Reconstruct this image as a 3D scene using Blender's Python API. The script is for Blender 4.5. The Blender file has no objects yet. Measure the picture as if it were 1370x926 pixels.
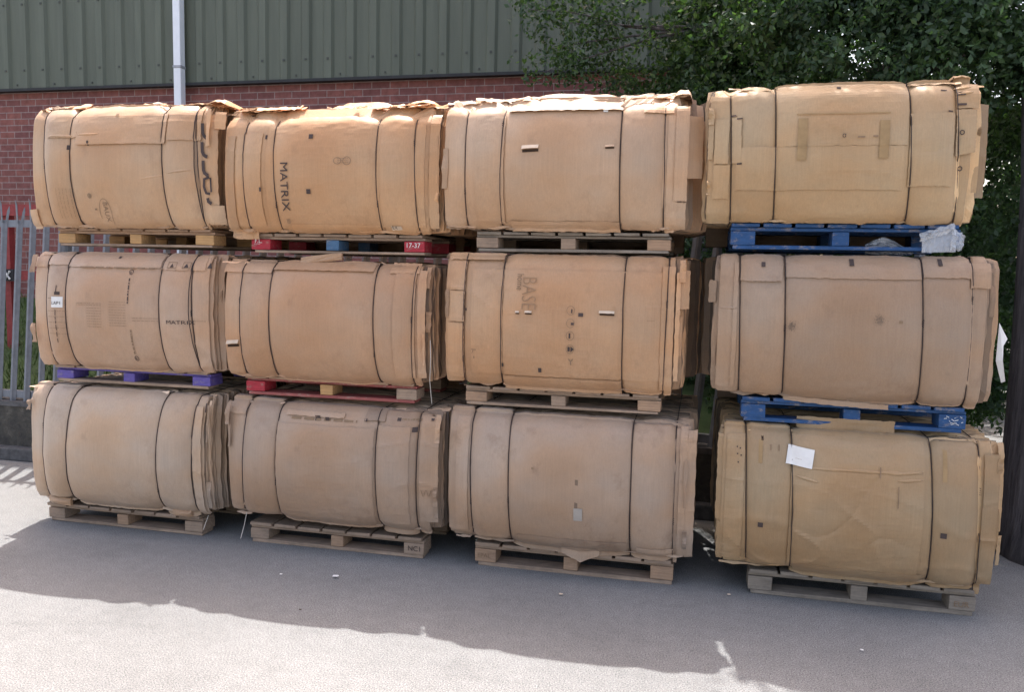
import bpy, bmesh, math, random
import numpy as np
from mathutils import Vector, Matrix, noise
R = math.radians
rnd = random.Random(7)
scn = bpy.context.scene
COL = scn.collection

# ------------------------------------------------------------------ camera, sky, sun, exposure
cam_d = bpy.data.cameras.new('camera'); cam = bpy.data.objects.new('camera', cam_d); COL.objects.link(cam)
scn.camera = cam
cam_d.sensor_width = 36.0; cam_d.lens = 28.905; cam_d.clip_start = 0.05; cam_d.clip_end = 600
YAW, PITCH, ROLL = R(13.0), math.atan(105/1100), 0.0205
fw = Vector((-math.sin(YAW)*math.cos(PITCH), math.cos(YAW)*math.cos(PITCH), -math.sin(PITCH)))
rt = Vector((math.cos(YAW), math.sin(YAW), 0)); up = rt.cross(fw)
ix = rt*math.cos(ROLL) + up*math.sin(ROLL); iy = -rt*math.sin(ROLL) + up*math.cos(ROLL)
m = Matrix.Identity(4)
for r_ in range(3): m[r_][0] = ix[r_]; m[r_][1] = iy[r_]; m[r_][2] = -fw[r_]
m[0][3], m[1][3], m[2][3] = 0, 0, 1.6
cam.matrix_world = m

SUN = Vector((-0.09, 0.36, 1.0)).normalized()      # towards the sun
w = bpy.data.worlds.new('World'); scn.world = w; w.use_nodes = True
wn = w.node_tree; bg = wn.nodes['Background']; bg.inputs[1].default_value = 0.15
sky = wn.nodes.new('ShaderNodeTexSky'); sky.sky_type = 'NISHITA'; sky.sun_disc = False
sky.sun_elevation = math.asin(SUN.z); sky.sun_rotation = math.atan2(SUN.x, SUN.y)
sky.air_density = 1.0; sky.dust_density = 4.0; sky.ozone_density = 0.6
wb = wn.nodes.new('ShaderNodeMix'); wb.data_type = 'RGBA'; wb.blend_type = 'MULTIPLY'; wb.inputs[0].default_value = 1.0
wb.inputs[7].default_value = (1.0, 0.87, 0.77, 1)      # the camera's warm white balance
wn.links.new(sky.outputs[0], wb.inputs[6]); wn.links.new(wb.outputs[2], bg.inputs[0])
sd = bpy.data.lights.new('sun', 'SUN'); sun = bpy.data.objects.new('sun', sd); COL.objects.link(sun)
sd.energy = 2.05; sd.angle = R(0.5); sd.color = (1.0, 0.985, 0.955)
sun.rotation_euler = SUN.to_track_quat('Z', 'Y').to_euler(); sun.location = (0, 0, 12)
vs = scn.view_settings
vs.view_transform = 'Standard'; vs.look = 'None'; vs.gamma = 1.0; vs.use_curve_mapping = False
vs.exposure = 1.93

# ------------------------------------------------------------------ materials
def mat(name, color, rough=0.8, metal=0.0, spec=0.3):
    m = bpy.data.materials.new(name); m.use_nodes = True
    b = m.node_tree.nodes['Principled BSDF']
    b.inputs['Base Color'].default_value = (*color, 1); b.inputs['Roughness'].default_value = rough
    b.inputs['Metallic'].default_value = metal; b.inputs['Specular IOR Level'].default_value = spec
    return m, m.node_tree, b
def N(nt, kind, **kw):
    n = nt.nodes.new(kind)
    for k, v in kw.items(): setattr(n, k, v)
    return n
def coords(nt, scale=(1, 1, 1), src='Object'):
    t = N(nt, 'ShaderNodeTexCoord'); mp = N(nt, 'ShaderNodeMapping'); mp.inputs['Scale'].default_value = scale
    nt.links.new(t.outputs[src], mp.inputs['Vector']); return mp.outputs[0]
def noise_n(nt, vec, scale, detail=4, rough=0.6):
    n = N(nt, 'ShaderNodeTexNoise'); n.inputs['Scale'].default_value = scale
    n.inputs['Detail'].default_value = detail; n.inputs['Roughness'].default_value = rough
    nt.links.new(vec, n.inputs['Vector']); return n.outputs['Fac']
def ramp(nt, fac, stops):
    r = N(nt, 'ShaderNodeValToRGB'); e = r.color_ramp.elements
    while len(e) < len(stops): e.new(0.5)
    for el, (p, c) in zip(e, stops): el.position = p; el.color = (*c, 1) if len(c) == 3 else c
    nt.links.new(fac, r.inputs[0]); return r.outputs[0]
def mix(nt, a, b, fac, mode='MIX'):
    n = N(nt, 'ShaderNodeMix', data_type='RGBA', blend_type=mode)
    for s, v in ((n.inputs[6], a), (n.inputs[7], b), (n.inputs[0], fac)):
        if hasattr(v, 'links') or isinstance(v, bpy.types.NodeSocket): nt.links.new(v, s)
        elif isinstance(v, (int, float)): s.default_value = v
        else: s.default_value = (*v, 1)
    return n.outputs[2]
def bump(nt, b, h, strength=0.3, dist=0.01):
    n = N(nt, 'ShaderNodeBump'); n.inputs['Strength'].default_value = strength; n.inputs['Distance'].default_value = dist
    nt.links.new(h, n.inputs['Height']); nt.links.new(n.outputs[0], b.inputs['Normal'])
def g3(v): return (v, v, v)

def card_mat(name, color, stain=0.35, edge=False):
    stain = min(0.8, stain*1.45)
    m, nt, b = mat(name, color, 0.5, 0, 0.5); b.inputs['Sheen Weight'].default_value = 0.12; b.inputs['Sheen Roughness'].default_value = 0.5
    c = coords(nt)
    big = ramp(nt, noise_n(nt, c, 3.2, 5, 0.55), [(0.3, g3(0.88)), (0.7, g3(1.08))])
    hue = ramp(nt, noise_n(nt, coords(nt, (1, 1, 1.4)), 2.1, 4, 0.5), [(0.36, (1.05, 0.93, 0.80)), (0.64, (0.98, 1.03, 1.10))])
    col = mix(nt, color, big, 1.0, 'MULTIPLY'); col = mix(nt, col, hue, 1.0, 'MULTIPLY')
    # vertical flute streaks of the corrugated board
    st = ramp(nt, noise_n(nt, coords(nt, (150, 150, 2.0)), 1.0, 3, 0.6), [(0.3, g3(0.90)), (0.7, g3(1.07))])
    col = mix(nt, col, st, 0.6, 'MULTIPLY')
    sp = ramp(nt, noise_n(nt, c, 140, 2, 0.7), [(0.25, g3(0.8)), (0.6, g3(1.06))])
    col = mix(nt, col, sp, 0.3, 'MULTIPLY')
    # scuffs and damp stains
    s1 = ramp(nt, noise_n(nt, coords(nt, (1.3, 1.3, 1.0)), 4.5, 8, 0.7), [(0.56, g3(0)), (0.72, g3(1))])
    stc = N(nt, 'ShaderNodeMath', operation='MULTIPLY'); nt.links.new(s1, stc.inputs[0]); stc.inputs[1].default_value = stain
    col = mix(nt, col, (color[0]*0.62, color[1]*0.55, color[2]*0.5), stc.outputs[0])
    sc = ramp(nt, noise_n(nt, coords(nt, (9, 9, 60)), 1.2, 6, 0.75), [(0.66, g3(0)), (0.74, g3(1))])
    scm = N(nt, 'ShaderNodeMath', operation='MULTIPLY'); nt.links.new(sc, scm.inputs[0]); scm.inputs[1].default_value = 0.35
    col = mix(nt, col, (color[0]*1.35, color[1]*1.4, color[2]*1.5), scm.outputs[0])
    at = N(nt, 'ShaderNodeAttribute', attribute_name='tint')
    col = mix(nt, col, at.outputs['Color'], 1.0, 'MULTIPLY')
    nt.links.new(col, b.inputs['Base Color'])
    h1 = noise_n(nt, coords(nt, (160, 160, 1.5)), 1.0, 2, 0.5); h2 = noise_n(nt, c, 11, 6, 0.65)
    a = N(nt, 'ShaderNodeMath', operation='MULTIPLY_ADD'); nt.links.new(h2, a.inputs[0]); a.inputs[1].default_value = 1.5; nt.links.new(h1, a.inputs[2])
    bump(nt, b, a.outputs[0], 0.22, 0.003)
    return m

def wood_mat(name, color, dirt=0.5):
    m, nt, b = mat(name, color, 0.85, 0, 0.15)
    g = ramp(nt, noise_n(nt, coords(nt, (3, 40, 40)), 2.0, 5, 0.6), [(0.3, g3(0.7)), (0.7, g3(1.15))])
    col = mix(nt, color, g, 1.0, 'MULTIPLY')
    d = ramp(nt, noise_n(nt, coords(nt), 9, 6, 0.7), [(0.45, g3(0)), (0.75, g3(1))])
    dm = N(nt, 'ShaderNodeMath', operation='MULTIPLY'); nt.links.new(d, dm.inputs[0]); dm.inputs[1].default_value = dirt
    col = mix(nt, col, (0.10, 0.085, 0.075), dm.outputs[0]); nt.links.new(col, b.inputs['Base Color'])
    bump(nt, b, noise_n(nt, coords(nt, (4, 60, 60)), 2.0, 4), 0.4, 0.004)
    return m
def painted_wood(name, color):
    m, nt, b = mat(name, color, 0.6, 0, 0.3)
    c = coords(nt)
    v = ramp(nt, noise_n(nt, coords(nt, (8, 30, 30)), 2.0, 5), [(0.3, g3(0.75)), (0.7, g3(1.15))])
    col = mix(nt, color, v, 1.0, 'MULTIPLY')
    f = ramp(nt, noise_n(nt, coords(nt, (.5, 1, 1)), 30, 8, 0.8), [(0.54, g3(0)), (0.62, g3(1))])
    fm = N(nt, 'ShaderNodeMath', operation='MULTIPLY'); nt.links.new(f, fm.inputs[0]); fm.inputs[1].default_value = 0.55
    col = mix(nt, col, (0.33, 0.27, 0.22), fm.outputs[0]); nt.links.new(col, b.inputs['Base Color'])
    bump(nt, b, noise_n(nt, coords(nt, (8, 60, 60)), 2.0, 4), 0.3, 0.003)
    return m
def plain(name, color, rough=0.6, metal=0.0, var=0.2, scale=14, spec=0.3):
    m, nt, b = mat(name, color, rough, metal, spec)
    v = ramp(nt, noise_n(nt, coords(nt), scale, 6, 0.65), [(0.3, g3(1-var)), (0.7, g3(1+var*0.6))])
    nt.links.new(mix(nt, color, v, 1.0, 'MULTIPLY'), b.inputs['Base Color'])
    return m

M_wire = plain('bale_wire', (0.05, 0.038, 0.038), 0.6, 0.3)
M_ink = plain('black_ink', (0.075, 0.055, 0.05), 0.9)
M_ink_faint = plain('faded_ink', (0.26, 0.175, 0.11), 0.9)
M_white = plain('white_paper', (0.75, 0.73, 0.70), 0.8, 0, 0.08)
M_tear = plain('torn_pale_paper', (0.62, 0.50, 0.38), 0.9, 0, 0.15)
M_hole = plain('hand_hole_dark', (0.05, 0.03, 0.02), 0.95)
M_tape = plain('grey_tape', (0.38, 0.34, 0.30), 0.35, 0, 0.15)
M_film, _nt, _b = mat('polythene_film', (0.75, 0.78, 0.82), 0.25, 0, 0.5); _b.inputs['Alpha'].default_value = 0.34
bump(_nt, _b, noise_n(_nt, coords(_nt), 30, 4), 0.6, 0.01)
W_nat = wood_mat('weathered_pallet_wood', (0.36, 0.26, 0.19), 0.55)
W_grey = wood_mat('grey_pallet_wood', (0.28, 0.235, 0.19), 0.6)
W_new = wood_mat('orange_pallet_wood', (0.50, 0.30, 0.14), 0.25)
W_brown = wood_mat('brown_pallet_wood', (0.40, 0.26, 0.17), 0.4)
W_blue = painted_wood('blue_painted_wood', (0.022, 0.075, 0.20))
W_red = painted_wood('red_painted_wood', (0.38, 0.03, 0.045))
W_redworn = painted_wood('worn_reddish_wood', (0.30, 0.085, 0.075))
W_purple = painted_wood('purple_painted_wood', (0.12, 0.09, 0.33))
W_steel = painted_wood('faded_blue_painted_wood', (0.07, 0.15, 0.27))

# ------------------------------------------------------------------ mesh helpers
class MB:
    def __init__(s): s.v = []; s.f = []; s.t = []
    def add(s, vs, fs, tint=1.0):
        o = len(s.v); s.v += [tuple(v) for v in vs]; s.f += [tuple(i+o for i in f) for f in fs]
        s.t += list(tint) if isinstance(tint, (list, tuple)) else [tint]*len(vs)
    def box(s, x0, x1, y0, y1, z0, z1, tint=1.0, j=0.0):
        c = [(x, y, z) for z in (z0, z1) for y in (y0, y1) for x in (x0, x1)]
        if j: c = [(a+rnd.uniform(-j, j), b+rnd.uniform(-j, j), d+rnd.uniform(-j, j)) for a, b, d in c]
        s.add(c, [(0, 2, 3, 1), (4, 5, 7, 6), (0, 1, 5, 4), (2, 6, 7, 3), (0, 4, 6, 2), (1, 3, 7, 5)], tint)
    def tube(s, pts, r, n=6, closed=False, tint=1.0, radii=None):
        pts = [Vector(p) for p in pts]; k = len(pts); vs = []; fs = []
        for i, p in enumerate(pts):
            a = pts[(i-1) % k] if (closed or i) else pts[0]; b = pts[(i+1) % k] if (closed or i < k-1) else pts[-1]
            d = (b-a).normalized() if (b-a).length > 1e-9 else Vector((0, 0, 1))
            u = d.cross(Vector((1, 0.01, 0.02))) if abs(d.x) < 0.9 else d.cross(Vector((0, 1, 0.02)))
            u.normalize(); v = d.cross(u); rr = radii[i] if radii else r
            for q in range(n):
                an = 2*math.pi*q/n; vs.append(p+u*math.cos(an)*rr+v*math.sin(an)*rr)
        for i in range(k if closed else k-1):
            j2 = (i+1) % k
            for q in range(n): fs.append((i*n+q, i*n+(q+1) % n, j2*n+(q+1) % n, j2*n+q))
        if not closed: fs.append(tuple(range(n-1, -1, -1))); fs.append(tuple((k-1)*n+q for q in range(n)))
        s.add(vs, fs, tint)
    def grid(s, P, nu, nv, tint=1.0, thick=0.0, back=(0, 1, 0)):
        """P(i,j) -> Vector; a curved sheet, with real thickness when thick > 0"""
        vs = [P(i, j) for j in range(nv+1) for i in range(nu+1)]; n = len(vs)
        fs = [(j*(nu+1)+i, j*(nu+1)+i+1, (j+1)*(nu+1)+i+1, (j+1)*(nu+1)+i) for j in range(nv) for i in range(nu)]
        if thick:
            bk = Vector(back)*thick; vs = vs+[Vector(v)+bk for v in vs]
            fs += [tuple(q+n for q in reversed(f)) for f in list(fs)]
            rim = [i for i in range(nu+1)]+[j*(nu+1)+nu for j in range(1, nv+1)]+[nv*(nu+1)+i for i in range(nu-1, -1, -1)]+[j*(nu+1) for j in range(nv-1, 0, -1)]
            for a, b in zip(rim, rim[1:]+rim[:1]): fs.append((b, a, a+n, b+n))
        s.add(vs, fs, tint)
    def build(s, name, m, parent=None, smooth=False, bevel=0.0):
        me = bpy.data.meshes.new(name); o = bpy.data.objects.new(name, me); COL.objects.link(o)
        off = Vector(parent_loc(parent)) if parent else Vector((0, 0, 0))
        me.from_pydata([tuple(Vector(v)-off) for v in s.v], [], s.f)
        a = me.attributes.new('tint', 'FLOAT_COLOR', 'POINT')
        a.data.foreach_set('color', [c for t in s.t for c in (t, t, t, 1.0)])
        me.materials.append(m); me.update()
        if smooth: me.polygons.foreach_set('use_smooth', [True]*len(me.polygons))
        if bevel:
            bv = o.modifiers.new('bevel', 'BEVEL'); bv.width = bevel; bv.segments = 2
        if parent: o.parent = parent
        return o
def parent_loc(p):
    l = Vector((0, 0, 0))
    while p: l += p.location; p = p.parent
    return l
def thing(name, label, cat, loc=(0, 0, 0), group=None):
    o = bpy.data.objects.new(name, None); COL.objects.link(o); o.location = loc; o.empty_display_size = 0.1
    tag(o, label, cat, group); return o
def tag(o, label=None, cat=None, group=None, kind=None):
    if label: o['label'] = label
    if cat: o['category'] = cat
    if group: o['group'] = group
    if kind: o['kind'] = kind
    return o
def nz(x, y, z, s=1.0): return noise.noise(Vector((x*s, y*s, z*s)))
_txt = {}
def text_geo(body, size=1.0, shear=0.0, bold=0.0):
    k = (body, shear, bold)
    if k not in _txt:
        cu = bpy.data.curves.new('t', 'FONT'); cu.body = body; cu.size = 1.0; cu.shear = shear; cu.offset = bold; cu.resolution_u = 3
        ob = bpy.data.objects.new('t', cu); COL.objects.link(ob)
        dg = bpy.context.evaluated_depsgraph_get(); me = bpy.data.meshes.new_from_object(ob.evaluated_get(dg))
        _txt[k] = ([tuple(v.co) for v in me.vertices], [tuple(p.vertices) for p in me.polygons])
        bpy.data.objects.remove(ob); bpy.data.meshes.remove(me); bpy.data.curves.remove(cu)
    vs, fs = _txt[k]
    return [(x*size, y*size) for x, y, z in vs], fs

# ------------------------------------------------------------------ the setting
def structure(o): o['kind'] = 'structure'; return o
# asphalt yard
m_as, nt, b = mat('worn_asphalt', (0.2, 0.19, 0.185), 0.9, 0, 0.2)
c = coords(nt)
g1 = ramp(nt, noise_n(nt, c, 165, 2, 0.8), [(0.34, g3(0.45)), (0.5, g3(1.0)), (0.66, g3(1.5))])
col = mix(nt, (0.205, 0.204, 0.200), g1, 1.0, 'MULTIPLY')
st_ = ramp(nt, noise_n(nt, coords(nt, (1, 1.6, 1)), 1.7, 9, 0.72), [(0.55, g3(1)), (0.72, g3(0.84))]); col = mix(nt, col, st_, 1.0, 'MULTIPLY')
st2 = ramp(nt, noise_n(nt, c, 38, 3, 0.5), [(0.70, g3(1)), (0.76, g3(0.6))]); col = mix(nt, col, st2, 1.0, 'MULTIPLY')
g2 = ramp(nt, noise_n(nt, c, 0.9, 6, 0.6), [(0.3, g3(0.86)), (0.7, g3(1.1))])
col = mix(nt, col, g2, 1.0, 'MULTIPLY')
g4 = ramp(nt, noise_n(nt, c, 16, 5, 0.7), [(0.3, g3(0.9)), (0.7, g3(1.08))])
col = mix(nt, col, g4, 1.0, 'MULTIPLY')
nt.links.new(col, b.inputs['Base Color'])
bump(nt, b, noise_n(nt, c, 190, 2, 0.8), 0.55, 0.003)
mb = MB(); mb.box(-150, 150, -60, 250, -0.4, 0.0); structure(mb.build('ground', m_as))

# grass bank rising behind the fence
m_gr = plain('grassy_soil', (0.055, 0.085, 0.03), 0.95, 0, 0.45, 6)
mb = MB()
def bankz(y): return 0.36 + 0.72*min(1, max(0, (y-5.6)/3.2)) if y < 60 else 1.08
ys = [5.56, 6, 6.6, 7.2, 7.8, 8.4, 8.8, 9.3, 60]
mb.grid(lambda i, j: Vector((-20+i*0.5, ys[j], bankz(ys[j])+0.03*nz(i*0.5, ys[j], 0, 1.3))), 42, 8)
structure(mb.build('grass_bank', m_gr, smooth=True))
m_bl, nt, b = mat('grass_blade', (0.07, 0.13, 0.035), 0.7, 0, 0.2)
v = ramp(nt, noise_n(nt, coords(nt), 3, 4), [(0.3, (0.045, 0.085, 0.02)), (0.7, (0.12, 0.16, 0.05))]); nt.links.new(v, b.inputs['Base Color'])
mb = MB()
for _ in range(9000):
    x = rnd.uniform(-11.5, -3.6); y = rnd.uniform(5.62, 8.9); z = bankz(y); h = rnd.uniform(0.04, 0.13); a = rnd.uniform(0, 6.28)
    dx, dy = math.cos(a)*0.008, math.sin(a)*0.008; lx, ly = rnd.gauss(0, .03), rnd.gauss(0, .03)
    mb.add([(x-dx, y-dy, z), (x+dx, y+dy, z), (x+lx, y+ly, z+h)], [(0, 1, 2)])
tag(mb.build('grass', m_bl), 'short green grass growing on the bank behind the palisade fence', 'grass', kind='stuff')

# warehouse: brick plinth wall, profiled cladding, downpipe
BY = 9.0; BX0, BX1 = -16.0, 0.15; BZ = 3.72
ware = thing('warehouse', 'industrial warehouse with red brick lower wall and dark green ribbed metal cladding', 'building', (-8, BY, 0))
m_br, nt, b = mat('red_brick', (0.3, 0.1, 0.08), 0.9, 0, 0.15)
tc = N(nt, 'ShaderNodeTexCoord'); sx = N(nt, 'ShaderNodeSeparateXYZ'); cx = N(nt, 'ShaderNodeCombineXYZ')
nt.links.new(tc.outputs['Object'], sx.inputs[0]); nt.links.new(sx.outputs[0], cx.inputs[0]); nt.links.new(sx.outputs[2], cx.inputs[1])
bk = N(nt, 'ShaderNodeTexBrick'); nt.links.new(cx.outputs[0], bk.inputs['Vector'])
bk.offset = 0.5; bk.inputs['Scale'].default_value = 1.0; bk.inputs['Brick Width'].default_value = 0.222; bk.inputs['Row Height'].default_value = 0.08
bk.inputs['Mortar Size'].default_value = 0.0055; bk.inputs['Mortar Smooth'].default_value = 0.2; bk.inputs['Bias'].default_value = -0.2
bk.inputs['Color1'].default_value = (0.25, 0.10, 0.085, 1); bk.inputs['Color2'].default_value = (0.17, 0.072, 0.07, 1); bk.inputs['Mortar'].default_value = (0.30, 0.225, 0.21, 1)
v = ramp(nt, noise_n(nt, coords(nt), 12, 6, 0.7), [(0.3, g3(0.72)), (0.7, g3(1.25))])
nt.links.new(mix(nt, bk.outputs['Color'], v, 1.0, 'MULTIPLY'), b.inputs['Base Color'])
bump(nt, b, bk.outputs['Fac'], -0.6, 0.01)
mb = MB(); mb.box(BX0, BX1, BY, BY+7, 0.0, BZ+0.02); mb.build('brick_wall', m_br, ware)
m_cl, nt, b = mat('green_cladding', (0.105, 0.125, 0.105), 0.55, 0.0, 0.35)
v = ramp(nt, noise_n(nt, coords(nt, (6, 6, 0.5)), 1.5, 6, 0.65), [(0.3, g3(0.85)), (0.7, g3(1.12))])
nt.links.new(mix(nt, (0.112, 0.125, 0.094), v, 1.0, 'MULTIPLY'), b.inputs['Base Color'])
mb = MB(); per = 0.275; prof = [(0, 0), (0.09, 0), (0.118, -0.032), (0.20, -0.032), (0.228, 0)]
pts = []; x = BX0
while x < BX1-0.2:
    for dx, dy in prof: pts.append((x+dx, BY-0.045+dy))
    # a shallow stiffening groove in each pan
    x += per
n = len(pts); vs = [(px, py, BZ) for px, py in pts]+[(px, py, 9.4) for px, py in pts]
mb.add(vs, [(i, i+1, n+i+1, n+i) for i in range(n-1)])
mb.box(BX0, BX1, BY-0.04, BY+7, BZ+0.04, 9.4)
mb.build('cladding', m_cl, ware)
m_dk = plain('dark_flashing', (0.03, 0.03, 0.032), 0.6)
mb = MB(); mb.box(BX0, BX1, BY-0.1, BY-0.003, BZ-0.035, BZ-0.002); mb.build('drip_flashing', m_dk, ware)
mb = MB()
x = BX0+0.16; k = 0
while x < BX1-0.3:
    for zz in (BZ+0.22, BZ+1.02, BZ+2.4):
        mb.box(x-0.012, x+0.012, BY-0.084, BY-0.0775, zz-0.012, zz+0.012)
    if k % 2 == 0: mb.box(x+0.127, x+0.147, BY-0.054, BY-0.0452, BZ+0.04, BZ+0.06)
    x += per; k += 1
mb.build('fixing_screws', plain('dull_screw', (0.075, 0.08, 0.07), 0.6), ware)
m_pp = plain('pale_grey_pipe', (0.80, 0.82, 0.86), 0.4, 0, 0.06, 5)
mb = MB(); px = -6.165; mb.box(px-0.048, px+0.048, BY-0.19, BY-0.095, 0.9, 9.5)
pipe = mb.build('downpipe', m_pp, ware, bevel=0.008)
mb = MB()
for zz in (3.890, 6.3, 2.2): mb.box(px-0.053, px+0.053, BY-0.195, BY-0.09, zz-0.012, zz+0.012); mb.box(px-0.049, px+0.049, BY-0.193, BY-0.08, zz-0.02, zz-0.014)
mb.build('pipe_joint', plain('pipe_joint_grey', (0.36, 0.37, 0.40), 0.5), pipe)
mb = MB(); mb.box(BX0-0.4, BX1+0.3, BY-0.4, BY+8, 9.42, 9.6); mb.build('roof', m_dk, ware)

# low block wall with palisade fence
FY = 5.42
wallo = thing('low_wall', 'low dark mossy block wall with a concrete ledge under the palisade fence', 'wall', (-4, FY, 0))
m_bw, nt, b = mat('mossy_blocks', (0.09, 0.085, 0.08), 0.95)
v = ramp(nt, noise_n(nt, coords(nt), 9, 8, 0.75), [(0.3, (0.035, 0.033, 0.035)), (0.55, (0.075, 0.07, 0.06)), (0.75, (0.17, 0.15, 0.13))])
nt.links.new(v, b.inputs['Base Color']); bump(nt, b, noise_n(nt, coords(nt), 25, 6), 0.7, 0.02)
mb = MB(); mb.box(-12, 1.45, FY, FY+0.16, 0, 0.415); mb.build('block_wall', m_bw, wallo)
m_cn = plain('dark_concrete', (0.10, 0.098, 0.10), 0.9, 0, 0.4, 20)
mb = MB(); mb.box(-12, 1.45, FY-0.012, FY+0.172, 0.418, 0.455); mb.build('coping', m_cn, wallo)
mb = MB(); mb.box(-12, 1.45, FY-0.10, FY-0.004, 0, 0.10); mb.build('ledge', m_cn, wallo, bevel=0.01)
fence = thing('palisade_fence', 'grey galvanised steel palisade fence with splayed pointed pales behind the stacks', 'fence', (-4, FY+0.08, 0.455))
m_gv = plain('galvanised_steel', (0.21, 0.225, 0.255), 0.55, 0.3, 0.2, 18)
LEAN = 0.085
def pale_mesh():
    mb = MB(); xs_ = [-0.030, -0.018, -0.007, 0.007, 0.018, 0.030]; yo = [0.010, 0.0, -0.012, -0.012, 0.0, 0.010]
    def tip(i): return [1.52, 1.56, 1.60, 1.60, 1.56, 1.52][i]
    n = 6; zs = [0.0, 1.42]
    vs = []
    for zz in zs:
        for i in range(n): vs.append((xs_[i], yo[i], zz))
    fs = [(i, i+1, n+i+1, n+i) for i in range(n-1)]
    # three splayed points
    for a, b_, tx, ty, th in ((0, 1, -0.040, 0.012, 1.555), (2, 3, 0.0, -0.045, 1.605), (4, 5, 0.040, 0.012, 1.555)):
        o = len(vs); vs += [(xs_[a], yo[a], 1.42), (xs_[b_], yo[b_], 1.42), (xs_[b_]*1.15+tx*0.2, yo[b_]+ty*0.4, th-0.04), (xs_[a]*1.15+tx*0.2, yo[a]+ty*0.4, th-0.04), (tx, ty, th)]
        fs += [(o, o+1, o+2, o+3), (o+3, o+2, o+4)]
    m_ = len(vs); vs2 = vs+[(x, y+0.003, z) for x, y, z in vs]
    mb.add([(x, y, z) for x, y, z in vs2], fs+[tuple(q+m_ for q in reversed(f)) for f in fs])
    return mb
first = None; x = -5.270
xs_p = []
x0p = x
k = -16
while x0p+k*0.1335 < 1.3: xs_p.append(x0p+k*0.1335); k += 1
for i, xp in enumerate(xs_p):
    if first is None:
        first = pale_mesh().build('pale', m_gv); first.parent = fence; o = first
    else:
        o = first.copy(); COL.objects.link(o); o.parent = fence
    # pale leans a little, feet at its own place on the coping
    o.location = (xp-LEAN*(1.683-0.455)+4, -0.045+rnd.uniform(-.004, .004), 0.0); o.rotation_euler = (0, LEAN+rnd.uniform(-.006, .006), 0)
    o.scale = (1, 1, 1+rnd.uniform(-.004, .004))
for zz in (0.05, 1.41):
    mb = MB(); mb.box(-12, 1.4, FY+0.052, FY+0.058, 0.455+zz-0.028, 0.455+zz+0.028); mb.box(-12, 1.4, FY+0.058, FY+0.10, 0.455+zz+0.022, 0.455+zz+0.028); mb.build('rail', m_gv, fence)
    mb = MB()
for xp in (-10.4, -7.65, -4.9, -2.15, 0.6):
    mb = MB(); mb.box(xp-0.04, xp+0.04, FY+0.105, FY+0.15, 0.45, 2.02); mb.build('fence_post', m_gv, fence)

# red steel frame behind the fence
RY = 7.0
fr = thing('red_steel_frame', 'red tubular steel frame standing on the grass behind the fence', 'frame', (-6.8, RY, 0.65))
m_rd = plain('red_painted_steel', (0.30, 0.045, 0.045), 0.5, 0.0, 0.25, 20)
xa = -6.856; xb = xa+1.45
for xx in (xa, xb):
    mb = MB(); mb.box(xx-0.035, xx+0.035, RY-0.03, RY+0.04, 0.6, 2.12); mb.build('post', m_rd, fr)
mb = MB(); mb.box(xa-1.0, xb+0.05, RY-0.031-0.05, RY-0.033, 2.014, 2.125); mb.build('beam', m_rd, fr)
mb = MB(); mb.box(xa-1.0, xb+0.05, RY-0.031-0.05, RY-0.033, 1.376, 1.467); mb.build('beam', m_rd, fr)
mb = MB(); mb.box(-6.841, -6.716, RY-0.10, RY-0.085, 1.363, 1.482); pl = mb.build('black_plate', plain('black_plate_paint', (0.02, 0.02, 0.025), 0.5), fr)
mb = MB(); cxp = -6.786; czp = 1.422
mb.tube([(cxp-.03, RY-.105, czp+.04), (cxp, RY-.105, czp), (cxp+.03, RY-.105, czp+.04)], 0.011); mb.tube([(cxp-.03, RY-.105, czp-.04), (cxp, RY-.105, czp), (cxp+.03, RY-.105, czp-.04)], 0.011)
mb.build('white_emblem', M_white, pl)

# ------------------------------------------------------------------ pallets
PY = 4.15; PD = 0.98
def pallet(label, x0, x1, z0, z1, deck, blocks, group='pallets under the cardboard bales', skew=0.0, bottom=None, stringer=None):
    t = thing('pallet', label, 'pallet', ((x0+x1)/2, PY, z0), group)
    h = z1-z0; tb = h*0.16; ts = h*0.14; td = h*0.15; bottom = bottom or deck; stringer = stringer or deck
    wds = (0.115, 0.075, 0.115)
    xc = (x0+wds[0]/2, (x0+x1)/2+rnd.uniform(-.02, .02), x1-wds[2]/2)
    yc = (PY+0.065, PY+PD/2, PY+PD-0.065)
    for yy in yc:                                            # bottom boards across
        mb = MB(); mb.box(x0+rnd.uniform(0, .02), x1-rnd.uniform(0, .02), yy-0.062, yy+0.05, z0+0.001, z0+tb, j=0.002); mb.build('bottom_board', bottom, t, bevel=0.003)
    for r_, yy in enumerate(yc):
        for k, xx in enumerate(xc):
            mb = MB(); w2 = wds[k]/2; mb.box(xx-w2, xx+w2, yy-0.065, yy+0.065, z0+tb+0.001, z1-ts-td-0.001, j=0.0015)
            mb.build('block', blocks[k], t, bevel=0.004)
    for r_, yy in enumerate(yc):                             # stringer boards
        mb = MB(); mb.box(x0, x1, yy-0.055, yy+0.055, z1-td-ts, z1-td-0.001, j=0.0015); mb.build('stringer_board', stringer, t, bevel=0.003)
    nb = 7; bw = (x1-x0)/nb
    for k in range(nb):
        mb = MB(); e = rnd.uniform(-.006, .004); mb.box(x0+k*bw+0.004, x0+(k+1)*bw-0.012, PY-0.012+e, PY+PD, z1-td, z1, j=0.0015)
        mb.build('deck_board', deck, t, bevel=0.003)
    return t
def flat_text(name, body, x, z, y, size, m, parent, rot=0.0, shear=0.0, bold=0.0):
    vs, fs = text_geo(body, size, shear, bold); c_, s_ = math.cos(rot), math.sin(rot)
    mb = MB(); mb.add([(x+a*c_-b_*s_, y, z+a*s_+b_*c_) for a, b_ in vs], fs); return mb.build(name, m, parent)

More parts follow.
